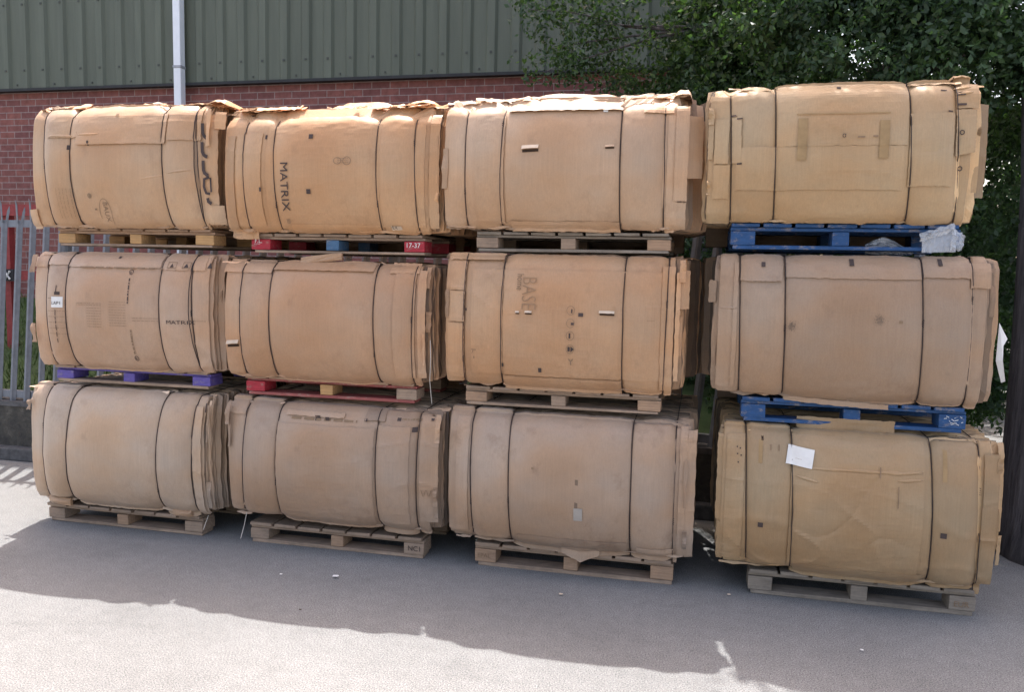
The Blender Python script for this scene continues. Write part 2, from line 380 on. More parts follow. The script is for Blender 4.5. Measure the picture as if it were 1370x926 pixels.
# tier heights of the three levels: pallets stand on ground / on the bale below
pal = {}
def PL(key, label, x0, x1, z0, z1, deck, blocks, **kw): pal[key] = pallet(label, x0, x1, z0, z1, deck, blocks, **kw)
PL('13', 'weathered wooden pallet on the ground under the bottom leftmost bale', -3.845, -2.79, 0.0, 0.118, W_nat, (W_nat, W_brown, W_nat))
PL('23', 'weathered wooden pallet on the ground under the second stack, stamped on its right block', -2.478, -1.430, 0.0, 0.118, W_nat, (W_nat, W_brown, W_nat))
PL('33', 'brown wooden pallet on the ground under the bottom bale with a grey tape strip', -1.140, -0.091, 0.0, 0.130, W_nat, (W_brown, W_brown, W_brown))
PL('43', 'grey weathered wooden pallet on the ground under the rightmost stack', 0.277, 1.312, 0.0, 0.132, W_grey, (W_grey, W_grey, W_grey))
PL('12', 'pallet with bright purple blocks in the leftmost stack', -3.755, -2.725, 0.869, 0.968, W_nat, (W_purple, W_purple, W_purple), stringer=W_purple)
PL('22', 'pallet with one red block, one orange wood block and red edged boards', -2.495, -1.480, 0.858, 0.968, W_brown, (W_red, W_new, W_nat), bottom=W_redworn, stringer=W_redworn)
PL('32', 'plain brown wooden pallet between the middle and bottom bales of the third stack', -1.205, -0.185, 0.874, 0.975, W_nat, (W_brown, W_nat, W_brown))
PL('42', 'lower of the two blue pallets, with a scuffed white mark on its right block', 0.204, 1.212, 0.872, 0.995, W_blue, (W_blue, W_blue, W_blue))
PL('11', 'pallet with orange wooden blocks under the top leftmost bale', -3.714, -2.690, 1.674, 1.778, W_brown, (W_new, W_new, W_new), bottom=W_nat)
PL('21', 'pallet with two red outer blocks and a blue middle block', -2.455, -1.442, 1.653, 1.760, W_nat, (W_red, W_steel, W_red))
PL('31', 'grey brown wooden pallet under the top bale of the third stack', -1.158, -0.166, 1.682, 1.782, W_grey, (W_nat, W_nat, W_brown))
PL('41', 'upper of the two blue pallets, with clear plastic film on its right end', 0.117, 1.135, 1.712, 1.836, W_blue, (W_blue, W_blue, W_blue))
FYT = PY-0.0035
flat_text('stamped_text', 'F.L.', -2.433, 1.708, FYT, 0.034, M_white, pal['21'])
flat_text('stamped_text', '·····', -2.437, 1.692, FYT, 0.030, M_white, pal['21'])
flat_text('stamped_text', '17-37', -1.548, 1.694, FYT, 0.036, M_white, pal['21'])
flat_text('stamped_text', 'NC1', -1.522, 0.042, FYT, 0.040, M_ink, pal['23'])
flat_text('stamped_text', 'EUR', 1.215, 0.042, FYT, 0.038, M_ink_faint, pal['43'])
flat_text('stamped_text', 'EPAL', -1.125, 0.046, FYT, 0.034, M_ink_faint, pal['33'])
mb = MB()
for _ in range(16):
    a0 = rnd.uniform(1.115, 1.195); b0 = rnd.uniform(0.898, 0.952); a1 = a0+rnd.uniform(-.02, .02); b1 = b0+rnd.uniform(-.008, .008)
    mb.add([(a0, FYT, b0), (a1, FYT, b1), (a1, FYT, b1+0.004), (a0, FYT, b0+0.004)], [(0, 1, 2, 3)])
mb.build('scuff_mark', plain('pale_scuff', (0.55, 0.58, 0.62), 0.8), pal['42'])

# ------------------------------------------------------------------ bales
YF = 4.12; BD = 1.06
class Bale:
    def __init__(s, label, L, R_, straps, tops, bots, col, seed, B=0.09, yf=YF, stain=0.35, loose=8, double=(), edge_col=None, zmax=None, ext=(0, 0), sag=None):
        s.rnd = random.Random(seed); s.seed = seed; s.L, s.R, s.straps, s.tops, s.bots, s.B, s.yf = L, R_, straps, tops, bots, B, yf
        s.zt = sum(tops)/5; s.zb = sum(bots)/5; s.zmax = zmax or s.zt
        s.sh = 0.034 if s.zt > 2 else 0.02; s.patches = []; s.double = double; s.ext = ext
        s.L, s.R = s.L*0.986, s.R*0.986
        s.root = thing('cardboard_bale', label, 'cardboard bale', ((L+R_)/2, yf, s.zb), 'bales of flattened cardboard stacked on pallets')
        s.m = card_mat('cardboard', col, stain)
        ec = edge_col or (col[0]*0.95, col[1]*0.95, col[2]*0.95)
        s.me = card_mat('cardboard_edges', ec, 0.5)
        s.core(); s.panels(); s.loose(loose)
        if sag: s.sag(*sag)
    def sx(s, k, z):
        a, b_ = s.straps[k]; t = (z-s.zb)/(s.zt-s.zb); return b_+(a-b_)*t
    def base_y(s, x, z):
        t = min(1, max(0, (z-s.zb)/(s.zt-s.zb))); prof = max(0.0, 4*t*(1-t))**0.64
        xe = min(1.0, max(0.0, min(x-s.L, s.R-x)/0.20)); xe = xe*xe*(3-2*xe)
        y = s.yf-s.B*prof*(0.50+0.60*xe)
        if t > 0.90: y += s.sh*((t-0.90)/0.10)**2
        if t < 0.07: y += 0.012*((0.07-t)/0.07)**2
        xx = min(max(x, s.L), s.R)
        for e in ((xx-s.L)/0.10, (s.R-xx)/0.10):
            if e < 1: y += 0.010*(1-e)**2
        if x > s.R: y += (x-s.R)*0.55
        if x < s.L: y += (s.L-x)*0.55
        q = [s.sx(k, z) for k in range(4)]
        for k in range(4):
            d = abs(x-q[k]); y += 0.020*math.exp(-d/0.028)*(1.0 if k not in s.double else 1.1)
        if q[1] < x < q[2]: y -= 0.016*math.sin(math.pi*(x-q[1])/(q[2]-q[1]))
        elif q[0] < x < q[1] or q[2] < x < q[3]:
            a, b_ = (q[0], q[1]) if x < q[1] else (q[2], q[3]); y -= 0.006*math.sin(math.pi*(x-a)/(b_-a))
        y += 0.008*nz(x, s.seed*3.1, z, 2.0)+0.002*nz(x, s.seed*1.7, z*1.6, 7)+0.0008*nz(x, s.seed, z*2, 26)
        rg = 1-abs(nz(x*0.9+3, s.seed*4.7, z*2.1, 2.4)); y -= 0.007*rg**14*max(0, nz(x, s.seed*9, z, 1.7)+.25)
        rg = 1-abs(nz(x*1.8, s.seed*6.1, z*1.0, 2.6)); y += 0.004*rg**20*max(0, nz(x, s.seed*5, z, 2.3)+.1)
        e_ = max(0.0, abs(2*t-1)-0.55)/0.45; y += e_*0.0045*nz(x*1.2, s.seed*2.2, z*5, 6)+e_*0.0022*nz(x*1.5, s.seed, z*9, 12)
        return y
    def y(s, x, z):
        r_ = s.base_y(x, z); l = 0.0
        for (x0, x1, z0, z1, lift) in s.patches:
            if x0-.004 <= x <= x1+.004 and z0-.004 <= z <= z1+.004: l = max(l, lift+0.006)
        return r_-l
    def core(s):
        mb = MB(); r_ = s.rnd; yy = s.yf+0.012; nv, nh = 14, 30; i = 0
        while yy < s.yf+BD:
            fall = math.exp(-max(0, yy-s.yf-0.03)/0.16)
            l = s.L+0.018+r_.gauss(0, 0.012)+0.02*nz(yy, s.seed, 3, 5); r2 = s.R-0.012+r_.gauss(0, 0.014)+0.022*nz(yy, s.seed, 9, 4)
            i += 1
            if i < 13: r2 = s.R-0.046+0.0045*i+r_.gauss(0, 0.004); l = s.L+0.020-0.003*i
            if yy > s.yf+(0.3 if s.zt > 2 else 0.6): l -= s.ext[0]; r2 += s.ext[1]  # rear sheets widened to block sun coming through the gaps between stacks
            if r_.random() < .14: r2 += r_.uniform(.01, .035)
            if r_.random() < .10: l -= r_.uniform(.01, .03)
            zt = s.zmax-0.004+r_.gauss(0, 0.006); zb = s.zb+0.008+r_.gauss(0, 0.003); th = r_.uniform(0.0028, 0.006)
            outer = []; inner = []
            def loop(lx, rx, b0, t0, jit):
                p = []
                for k in range(nv): p.append((rx, b0+(t0-b0)*k/nv))
                for k in range(nh): p.append((rx+(lx-rx)*k/nh, t0))
                for k in range(nv): p.append((lx, t0+(b0-t0)*k/nv))
                for k in range(nh): p.append((lx+(rx-lx)*k/nh, b0))
                out = []
                for (a, c_) in p:
                    if jit:
                        a += 0.006*nz(a*9, yy*40, c_*9+s.seed)+0.0045*r_.uniform(-1, 1)
                        c_ += (0.010 if c_ > s.zb+.3 else .004)*nz(a*7, yy*33, s.seed*2)+0.003*r_.uniform(-1, 1)
                        # corners torn and rounded
                        for cxn in (lx, rx):
                            for czn in (b0, t0):
                                d = abs(a-cxn)+abs(c_-czn)
                                if d < 0.035: a += (0.035-d)*0.2*(1 if cxn == lx else -1); c_ += (0.035-d)*0.2*(1 if czn == b0 else -1)
                        for kk in range(4):
                            d = abs(a-s.sx(kk, c_))
                            if c_ > (s.zb+s.zt)/2: c_ -= 0.016*math.exp(-d/0.02)
                    out.append((a, c_))
                return out
            lo = loop(l, r2, zb, zt, True); li = loop(l+0.09, r2-0.09, zb+0.09, zt-0.09, False); n = len(lo)
            def yoff(a, c_):
                return yy+(s.base_y(min(max(a, s.L), s.R), c_)-s.yf)*fall+0.003*nz(a, yy*5, c_, 6)*(1-fall)
            vs = [(a, yoff(a, c_), c_) for a, c_ in lo]+[(a, yoff(a, c_)+th, c_) for a, c_ in lo]+[(a, yoff(a, c_), c_) for a, c_ in li]+[(a, yoff(a, c_)+th, c_) for a, c_ in li]
            fs = []
            for k in range(n):
                k2 = (k+1) % n
                fs += [(k, n+k, n+k2, k2), (k, k2, 2*n+k2, 2*n+k), (n+k2, n+k, 3*n+k, 3*n+k2)]
            tn = r_.choice([0.4, 0.6, 0.8, 0.95, 1.0, 1.15, 1.4, 1.7])
            mb.add(vs, fs, tn)
            yy += th+r_.choice([0.0015, 0.003, 0.005, 0.009])*r_.uniform(.7, 1.3)
        # closing face at the back and inner block so no light leaks through
        mb.box(s.L+0.05, s.R-0.05, s.yf+0.10, s.yf+BD-0.02, s.zb+0.04, s.zt-0.05, 0.7)
        mb.build('compressed_sheets', s.me, s.root)
    def panels(s):
        for k in range(5):
            tp, bt = s.tops[k], s.bots[k]; nu = 18 if k in (0, 4) else (70 if k == 2 else 28); nv = 66; sd = s.seed*10+k
            def P(i, j, k=k, tp=tp, bt=bt, nu=nu, nv=nv, sd=sd):
                u = i/nu; a = s.sx(k-1, 0) if k else s.L
                fold = j-(nv-3)
                v = min(1.0, j/(nv-3)); v = 0.5-0.5*math.cos(math.pi*v)
                z = bt+(tp-bt)*v
                a = s.sx(k-1, z)+0.001 if k else s.L+0.004*nz(z, sd, 0, 9); b_ = s.sx(k, z)-0.001 if k < 4 else s.R-0.042+0.006*nz(z, sd, 4, 7)
                x = a+(b_-a)*u
                z += (0.006*nz(x, sd, 1, 9)+0.003*nz(x, sd, 1, 40))*max(0, (v-0.8)*5)
                z += (0.008*nz(x, sd, 5, 7)+0.003*nz(x, sd, 2, 45))*max(0, (0.2-v)*5)
                # arch between wires on top, dip at the bottom
                arch = min(1.0, 9*min(u, 1-u))
                z += (0.010*arch-0.005)*max(0, (v-0.85)/0.15)-(0.010*arch-0.005)*max(0, (0.15-v)/0.15)
                y = s.base_y(x, bt+(tp-bt)*v if True else z)
                t = v
                if tp > s.zt or True:
                    pass
                if fold > 0: y += (0.018, 0.05, 0.10)[fold-1]; z += (0.003, 0.002, -0.008)[fold-1]
                return Vector((x, y, z))
            mb = MB(); tn = s.rnd.uniform(0.93, 1.07)
            mb.grid(P, nu, nv, tn, 0.0045); mb.build('face_sheet', s.m, s.root, smooth=True)
            for p in s.root.children[-1:]: pass
    def patch(s, x0, x1, z0, z1, lift=0.004, tint=1.0, name='cardboard_flap', rag=0.004, curl=0.0, side='b', skew=(0, 0, 0, 0), m=None, tri=0.0, nu=None, solid=True):
        nu = nu or max(3, int((x1-x0)/0.011)); nv = max(3, int((z1-z0)/0.012)); sd = s.seed+x0*7
        base = [q for q in s.patches]
        def P(i, j):
            u, v = i/nu, j/nv
            x = x0+(x1-x0)*u+rag*nz(u*3, v*9, sd, 2)*(1 if i in (0, nu) else 0)+(skew[0]*(1-u)+skew[1]*u)*v
            zz0 = z0+(skew[2]*u)+(-tri*(1-abs(2*u-1.0)) if tri else 0); zz1 = z1+skew[3]*u
            z = zz0+(zz1-zz0)*v+rag*nz(u*9, v*2, sd+3, 2)*(1 if j in (0, nv) else 0)
            e = {'b': 1-v, 't': v, 'l': 1-u, 'r': u}[side]
            y = s.base_y(x, z)-lift-0.004-curl*max(0, e-0.55)**1.5*3
            return Vector((x, y, z))
        mb = MB(); mb.grid(P, nu, nv, tint, 0.0035); o = mb.build(name, m or s.m, s.root, smooth=False)
        if solid: s.patches.append((x0, x1, z0, z1, lift))
        return o
    def top_sheet(s, x0, x1, z, h, yo=0.03, tint=1.0, depth=0.25, name='folded_sheet'):
        """a buckled sheet lying over the top of the bale, its front edge towards the yard"""
        n = max(8, int((x1-x0)/0.02)); sd = s.seed+x0*3
        def P(i, j):
            u, v = i/n, j/4; a = min(1, 5*min(u, 1-u))**.6
            return Vector((x0+(x1-x0)*u+.004*nz(u*9, v, sd), s.yf+yo+depth*v**1.2+0.01*nz(u*4, 2, sd), z+h*a*(0.4+0.6*min(1, v*4))-(.02*(v-.5) if v > .5 else 0)+0.007*nz(u*5, v*2, sd+4)))
        mb = MB(); mb.grid(P, n, 4, tint, 0.004, (0, 0, 1)); return mb.build(name, s.me, s.root)
    def fold_line(s, x0, x1, z, dz=0.0, depth=0.005, tint=1.05):
        depth *= 0.5
        """a raised crease: thin rounded ridge of board"""
        mb = MB(); n = max(6, int((x1-x0)/0.02))
        def P(i, j):
            u = i/n; x = x0+(x1-x0)*u; v = (-1, -.4, 0, .4, 1)[j]; w_ = (0.0035+0.002*nz(u*6, s.seed, z))*min(1, 4*u, 4*(1-u))+0.001
            zz = z+dz*u+v*w_*1.6+0.003*nz(x, s.seed, 7, 9)
            return Vector((x, s.y(x, zz)+0.0005-depth*(1-v*v)*min(1, 5*u, 5*(1-u)), zz))
        mb.grid(P, n, 4, tint, 0.003); return mb.build('crease', s.m, s.root, smooth=True)
    def sag(s, x0, x1, z0):  # added sheets closing the pallet gap below, tinted dark to stand for shade
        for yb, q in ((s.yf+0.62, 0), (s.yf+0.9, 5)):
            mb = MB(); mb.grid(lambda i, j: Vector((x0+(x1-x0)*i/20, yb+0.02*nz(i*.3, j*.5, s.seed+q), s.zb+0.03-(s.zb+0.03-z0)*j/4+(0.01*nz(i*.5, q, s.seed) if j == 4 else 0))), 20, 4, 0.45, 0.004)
            mb.build('gap_shade_sheet', s.me, s.root)
    def loose(s, n):
        if not n: return
        r_ = s.rnd
        def flap(P, a, b_, tn, th):
            mb = MB(); mb.grid(P, a, b_, tn, th); mb.build('torn_flap', s.me, s.root)
        for _ in range(n*3//2):                                  # ragged sheet ends along the top front edge
            x = r_.uniform(s.L+0.03, s.R-0.02); big_ = s.zt > 2; w_ = r_.uniform(0.03, 0.22); h = r_.uniform(0.006, 0.022 if big_ else 0.013); yb = s.yf+r_.uniform(-0.002, 0.16)
            z0 = s.zmax-0.012; tl = r_.uniform(-.5, .5); tn = r_.choice([0.8, 1.0, 1.25, 1.6, 1.9, 2.1]); sd = r_.random()*50; lean = r_.uniform(0.3, 2.6)  # palest tints put the sunlit white fringe into the colour
            def P(i, j): 
                u, v = i/8-.5, j/3
                return Vector((x+u*w_+v*h*tl, yb+v*h*lean+0.006*nz(u*3, v, sd), z0+v*h*(1+.6*nz(u*5, 1, sd))+u*w_*tl*.25+0.009*nz(u*3.5+w_*20*u, v*2.5, sd+9)))
            flap(P, 8, 3, tn, 0.003)
        for sgn, xe in ((-1, s.L), (1, s.R)):                 # bent sheet ends along both vertical sides
            for _ in range(7):
                z = r_.uniform(s.zb+0.04, s.zt-0.1); h = r_.uniform(0.05, 0.26); z1 = min(z+h, s.zt-0.01); yb = s.yf+r_.uniform(-0.02, 0.2); w_ = r_.uniform(0.012, 0.028); sd = r_.random()*50; tn = r_.choice([0.7, 0.9, 1.1, 1.3])
                def P(i, j):
                    u, v = i/2, j/6; zz = z+(z1-z)*v
                    t = min(1, max(0, (zz-s.zb)/(s.zt-s.zb)))
                    return Vector((xe+sgn*(-0.02+u*w_+0.006*nz(u, v*3, sd)), yb-s.B*0.6*max(0, 4*t*(1-t))**.5+u*0.012*nz(v*2, 3, sd)*2, zz+0.004*nz(u*3, v, sd)))
                flap(P, 2, 6, tn, 0.004)
        for _ in range(n):                                    # bits hanging below
            x = r_.uniform(s.L+0.03, s.R-0.05); w_ = r_.uniform(0.04, 0.14); h = r_.uniform(0.008, 0.022); yb = s.yf+r_.uniform(-0.012, 0.02); tn = r_.choice([.8, 1, 1.2]); sd = r_.random()*50
            def P(i, j):
                u, v = i/4-.5, j/2
                return Vector((x+u*w_, yb-v*0.004, s.zb+0.012-v*h*(1-abs(u))+0.006*nz(u*3, v, sd)))
            flap(P, 4, 2, tn, 0.0035)
    def wires(s, r=0.0022):
        for k in range(4):
            for q in ((-.009, .007) if k in s.double else (0,)):
                zt = (s.tops[k]+s.tops[k+1])/2; zb = (s.bots[k]+s.bots[k+1])/2; pts = []; n = 40
                for i in range(n+1):
                    v = 0.5-0.5*math.cos(math.pi*i/n); z = zb+(zt-zb)*v
                    x = s.sx(k, z)+q*math.sin(math.pi*v)+0.0035*nz(z*3, k, s.seed, 1.5)+0.001*nz(z*14, k, s.seed); pts.append((x, s.y(x, z)-0.0022, z))
                xt, xb = s.sx(k, zt), s.sx(k, zb)
                pts += [(xt, s.yf+0.02, zt+0.003), (xt, s.yf+0.3, s.zmax+0.006), (xt, s.yf+BD-0.05, s.zmax+0.004), (xt, s.yf+BD+0.01, s.zmax-0.03), (xb, s.yf+BD+0.01, s.zb+0.03), (xb, s.yf+BD-0.02, s.zb+0.002), (xb, s.yf+0.03, zb-0.001)]
                mb = MB(); mb.tube(pts, r, 5, closed=True); mb.build('baling_wire', M_wire, s.root, smooth=True)
            if s.rnd.random() < 0.45:                         # twisted joint of the wire with two short tails
                z = zb+(zt-zb)*s.rnd.uniform(.15, .85); x = s.sx(k, z); y = s.y(x, z)-0.004; mb = MB()
                mb.tube([(x+0.004*math.cos(i*1.9), y-0.002*math.sin(i*1.9), z-0.018+i*0.003) for i in range(12)], 0.0017, 5)
                mb.build('wire_twist', M_wire, s.root)
    # ---- printed marks and labels, following the curved face
    def mark(s, poly_x, poly_z, m, name='printed_mark', lift=0.0022, parent=None):
        mb = MB(); mb.add([(x, s.y(x, z)-lift, z) for x, z in zip(poly_x, poly_z)], [tuple(range(len(poly_x)))]); return mb.build(name, m, parent or s.root)
    def sq(s, x, z, w_, h, m=None, name='printed_square', lift=0.0022, rot=0.0):
        c_, n_ = math.cos(rot), math.sin(rot); mb = MB(); a_, b2 = max(1, int(w_/0.012)), max(1, int(h/0.012)); lift = max(lift, 0.0034)
        def P(i, j):
            u, v = (i/a_-.5)*w_, (j/b2-.5)*h; X, Z = x+u*c_-v*n_, z+u*n_+v*c_
            return Vector((X, s.y(X, Z)-lift, Z))
        mb.grid(P, a_, b2); return mb.build(name, m or M_ink, s.root)
    def text(s, body, x, z, size, rot=0.0, m=None, shear=0.0, bold=0.0, stretch=1.0, name='printed_text', lift=0.0038):
        vs, fs = text_geo(body, size, shear, bold); c_, n_ = math.cos(rot), math.sin(rot); mb = MB()
        out = []
        for a, b_ in vs:
            a *= stretch; X, Z = x+a*c_-b_*n_, z+a*n_+b_*c_; out.append((X, s.y(X, Z)-lift, Z))
        mb.add(out, fs); return mb.build(name, m or M_ink, s.root)
    def ring(s, x, z, rx, rz, m=None, w_=0.0022, name='printed_circle', lift=0.0036):
        n = 28; vs = []; fs = []
        for i in range(n):
            a = 2*math.pi*i/n
            for q in (0, w_):
                X, Z = x+math.cos(a)*(rx-q), z+math.sin(a)*(rz-q); vs.append((X, s.y(X, Z)-lift, Z))
        for i in range(n): j = (i+1) % n; fs.append((2*i, 2*j, 2*j+1, 2*i+1))
        mb = MB(); mb.add(vs, fs); return mb.build(name, m or M_ink, s.root)
    def lines(s, x0, x1, z0, z1, n, m=None, vert=False, name='printed_lines', w_=0.0022):
        """blocks of tiny printed words, too small to read in the photograph"""
        mb = MB(); r_ = s.rnd
        for i in range(n):
            p = 0.0
            while p < 1:
                q = min(1, p+r_.uniform(0.05, 0.18)); f = (i+.5)/n
                if vert: a0, a1, b0, b1 = x0+(x1-x0)*f-w_/2, x0+(x1-x0)*f+w_/2, z1-(z1-z0)*q, z1-(z1-z0)*p
                else: a0, a1, b0, b1 = x0+(x1-x0)*p, x0+(x1-x0)*q, z1-(z1-z0)*f-w_/2, z1-(z1-z0)*f+w_/2
                mb.add([(X, s.y(X, Z)-0.0036, Z) for X, Z in ((a0, b0), (a1, b0), (a1, b1), (a0, b1))], [(0, 1, 2, 3)])
                p = q+r_.uniform(0.02, 0.05)
        return mb.build(name, m or M_ink_faint, s.root)
    def tab(s, x, z, w_, h=0.012, m=None, rot=0.0, out=0.012, hole=True):
        """torn hand-hole tab bent outwards"""
        if hole: s.sq(x+0.002, z-h*0.55, w_*0.95, h*0.7, M_hole, 'hand_hole', rot=rot)
        mb = MB(); y0 = s.y(x, z)
        def P(i, j):
            u, v = i/5-.5, j/2; X = x+u*w_*math.cos(rot); Z = z+u*w_*math.sin(rot)+v*h+0.002*nz(u*5, v, x*9)
            return Vector((X, s.y(X, Z)-0.003-out*(1-v)*(1-u*u), Z))
        mb.grid(P, 5, 2, 1.0, 0.003); return mb.build('torn_tab', m or M_tear, s.root)

K = 1.0
c11 = (0.461, 0.291, 0.165); c12 = (0.449, 0.295, 0.193); c13 = (0.436, 0.322, 0.230)
c21 = (0.466, 0.271, 0.136); c22 = (0.432, 0.260, 0.151); c23 = (0.357, 0.249, 0.172)
c31 = (0.456, 0.300, 0.185); c32 = (0.446, 0.266, 0.145); c33 = (0.374, 0.265, 0.186)
c41 = (0.414, 0.279, 0.149); c42 = (0.330, 0.224, 0.146); c43 = (0.349, 0.237, 0.129)

# --- leftmost stack
b = B11 = Bale('topmost bale of the leftmost stack, big black slanted lettering on its right end', -3.870, -2.690,
    [(-3.740, -3.701), (-3.532, -3.512), (-2.943, -2.918), (-2.752, -2.719)],
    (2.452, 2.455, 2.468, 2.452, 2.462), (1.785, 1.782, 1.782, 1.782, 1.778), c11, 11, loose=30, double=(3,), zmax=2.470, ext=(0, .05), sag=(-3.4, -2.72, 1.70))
b.patch(-3.885, -3.80, 1.771, 1.882, 0.006, 1.1)
b.patch(-3.673, -3.469, 2.281, 2.397, 0.003, 1.05); b.patch(-3.469, -2.904, 2.238, 2.409, 0.003, 1.03, curl=0.004)
b.patch(-2.890, -2.710, 2.257, 2.437, 0.004, 1.0)
b.fold_line(-3.655, -3.501, 2.290); b.fold_line(-3.461, -3.315, 2.295)
b.fold_line(-2.892, -2.739, 2.077, 0.022, 0.012); b.fold_line(-3.058, -2.926, 2.045, 0.02, 0.006)
b.patch(-2.693, -2.620, 1.810, 2.401, 0.008, 1.08); b.patch(-2.675, -2.593, 1.802, 1.907, 0.016, 1.15)
b.patch(-2.634, -2.584, 2.321, 2.416, 0.020, 1.2)
b.top_sheet(-3.133, -3.020, 2.468, 0.024, 0.05, 0.9); b.top_sheet(-3.680, -3.482, 2.452, 0.016, 0.03, 1.8); b.top_sheet(-3.442, -2.908, 2.462, 0.012, 0.04, 1.7); b.top_sheet(-2.871, -2.688, 2.462, 0.014, 0.03, 1.6); b.top_sheet(-2.715, -2.606, 2.462, 0.03, 0.02, 1.7)
b.wires()
b.sq(-3.533, 2.226, 0.012, 0.026); b.sq(-3.380, 2.245, 0.012, 0.026)
b.sq(-3.211, 2.401, 0.018, 0.014, M_ink_faint)
b.ring(-3.300, 1.855, 0.040, 0.085, M_ink_faint, 0.003); b.text('BAUX', -3.307, 1.922, 0.042, -math.pi/2, M_ink_faint)
b.ring(-3.389, 1.955, 0.012, 0.014, M_ink_faint, 0.005); b.sq(-3.389, 1.955, 0.008, 0.012, M_ink_faint); b.sq(-3.362, 1.880, 0.014, 0.010, M_ink_faint)
b.lines(-3.619, -3.499, 1.828, 1.997, 6, vert=True, w_=0.0018)
def stroke(bb, pts, w_, name='bold_lettering'):
    mb = MB(); n = len(pts); L_, R_ = [], []
    for i, (x, z) in enumerate(pts):
        a = pts[max(0, i-1)]; c_ = pts[min(n-1, i+1)]; dx, dz = c_[0]-a[0], c_[1]-a[1]; q = math.hypot(dx, dz); nx, nz_ = -dz/q*w_/2, dx/q*w_/2
        L_.append((x+nx, z+nz_)); R_.append((x-nx, z-nz_))
    ym = min(bb.y(x, z) for x, z in L_+R_)-.003
    mb.add([(x, ym, z) for x, z in L_+R_], [(i, i+1, n+i+1, n+i) for i in range(n-1)]); return mb.build(name, M_ink, bb.root)
for cx_, cz_ in ((-2.682, 2.307), (-2.683, 2.206), (-2.676, 2.106)):
    stroke(b, [(cx_-.012, cz_+.042), (cx_-.012, cz_+.015), (cx_-.011, cz_-.010), (cx_-.004, cz_-.026), (cx_+.010, cz_-.036), (cx_+.020, cz_-.037)], 0.019)
cx_, cz_ = -2.673, 2.008
stroke(b, [(cx_+.02, cz_+.05), (cx_-.012, cz_+.04), (cx_-.014, cz_), (cx_, cz_-.036), (cx_+.024, cz_-.040)], 0.015); stroke(b, [(cx_+.022, cz_+.048), (cx_+.024, cz_+.01), (cx_+.026, cz_-.03)], 0.010)
cx_, cz_ = -2.660, 1.927
stroke(b, [(cx_-.012, cz_+.02), (cx_-.008, cz_), (cx_+.012, cz_-.012)], 0.018)

b = B12 = Bale('middle bale of the leftmost stack, with a small white sticker and blocks of printed text', -3.885, -2.672,
    [(-3.739, -3.727), (-3.585, -3.571), (-2.974, -2.959), (-2.784, -2.757)],
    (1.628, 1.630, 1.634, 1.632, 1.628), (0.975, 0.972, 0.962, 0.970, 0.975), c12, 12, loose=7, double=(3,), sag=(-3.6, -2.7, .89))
b.patch(-3.87, -3.741, 1.549, 1.609, 0.003, 1.1); b.patch(-3.735, -3.588, 1.564, 1.624, 0.004, 1.12); b.patch(-3.58, -2.98, 1.555, 1.626, 0.003, 1.03)
b.patch(-2.965, -2.70, 1.547, 1.625, 0.002, 1.03)
b.wires()
b.sq(-3.623, 1.349, 0.066, 0.062, M_white, 'sticker', 0.004); b.text('LAP1', -3.652, 1.335, 0.026, 0, M_ink, name='sticker_text', lift=0.0068); b.lines(*(-3.688, -3.640), 1.366, 1.375, 1, M_ink)
b.sq(-3.621, 1.400, 0.03, 0.018, M_ink, 'printed_mark'); b.sq(-3.628, 1.426, 0.005, 0.04, M_ink, 'printed_mark')
b.lines(-3.690, -3.552, 1.149, 1.314, 5); b.lines(-3.638, -3.623, 1.114, 1.305, 1, M_ink, True, w_=0.004)
b.lines(-3.482, -3.312, 1.334, 1.355, 2); b.lines(-3.411, -3.312, 1.209, 1.330, 8)
b.lines(-3.263, -3.155, 1.220, 1.369, 10)
b.lines(-3.150, -3.138, 1.354, 1.497, 1, M_ink, True, w_=0.007); b.lines(-3.138, -3.125, 1.066, 1.207, 1, M_ink_faint, True, w_=0.009)
b.ring(-3.139, 1.531, 0.013, 0.015, M_ink, 0.003); b.text('R', -3.146, 1.518, 0.022); b.ring(-3.128, 1.040, 0.013, 0.015, M_ink, 0.003); b.text('®', -3.138, 1.031, 0.02)
b.lines(-3.117, -2.963, 1.252, 1.282, 2); b.text('MATRIX', -2.906, 1.248, 0.030, 0.0, M_ink, stretch=1.45); b.lines(-2.759, -2.689, 1.262, 1.271, 1)
b.sq(-3.243, 1.613, 0.016, 0.012); b.lines(-3.473, -2.956, 1.546, 1.563, 1, M_ink_faint, w_=0.007)
for u0, u1 in ((-2.925, -2.865), (-2.83, -2.79)):
    zc = 1.575
    for a in ((u0, u0+.003, -.018, .018), (u1-.003, u1, -.018, .018), (u0, u1, .015, .018), (u0, u1, -.018, -.015)): b.mark([a[0], a[1], a[1], a[0]], [zc+a[2], zc+a[2], zc+a[3], zc+a[3]], M_ink_faint)
    b.mark([(u0+u1)/2-.012, (u0+u1)/2+.012, (u0+u1)/2], [zc-.012, zc-.012, zc+.010], M_ink)
b.mark([-2.693, -2.666, -2.680], [1.561, 1.561, 1.594], M_ink)

b = B13 = Bale('bottom bale of the leftmost stack, plain smooth pale brown face without print', -3.945, -2.712,
    [(-3.775, -3.801), (-3.582, -3.620), (-2.982, -3.016), (-2.774, -2.791)],
    (0.848, 0.842, 0.838, 0.832, 0.824), (0.165, 0.185, 0.138, 0.122, 0.148), c13, 13, loose=8, B=0.10)
b.patch(-2.775, -2.725, 0.16, 0.78, 0.006, 1.05, curl=0.006, side='r')
b.wires()
b.sq(-2.717, 0.773, 0.006, 0.05, M_ink, 'printed_mark'); 

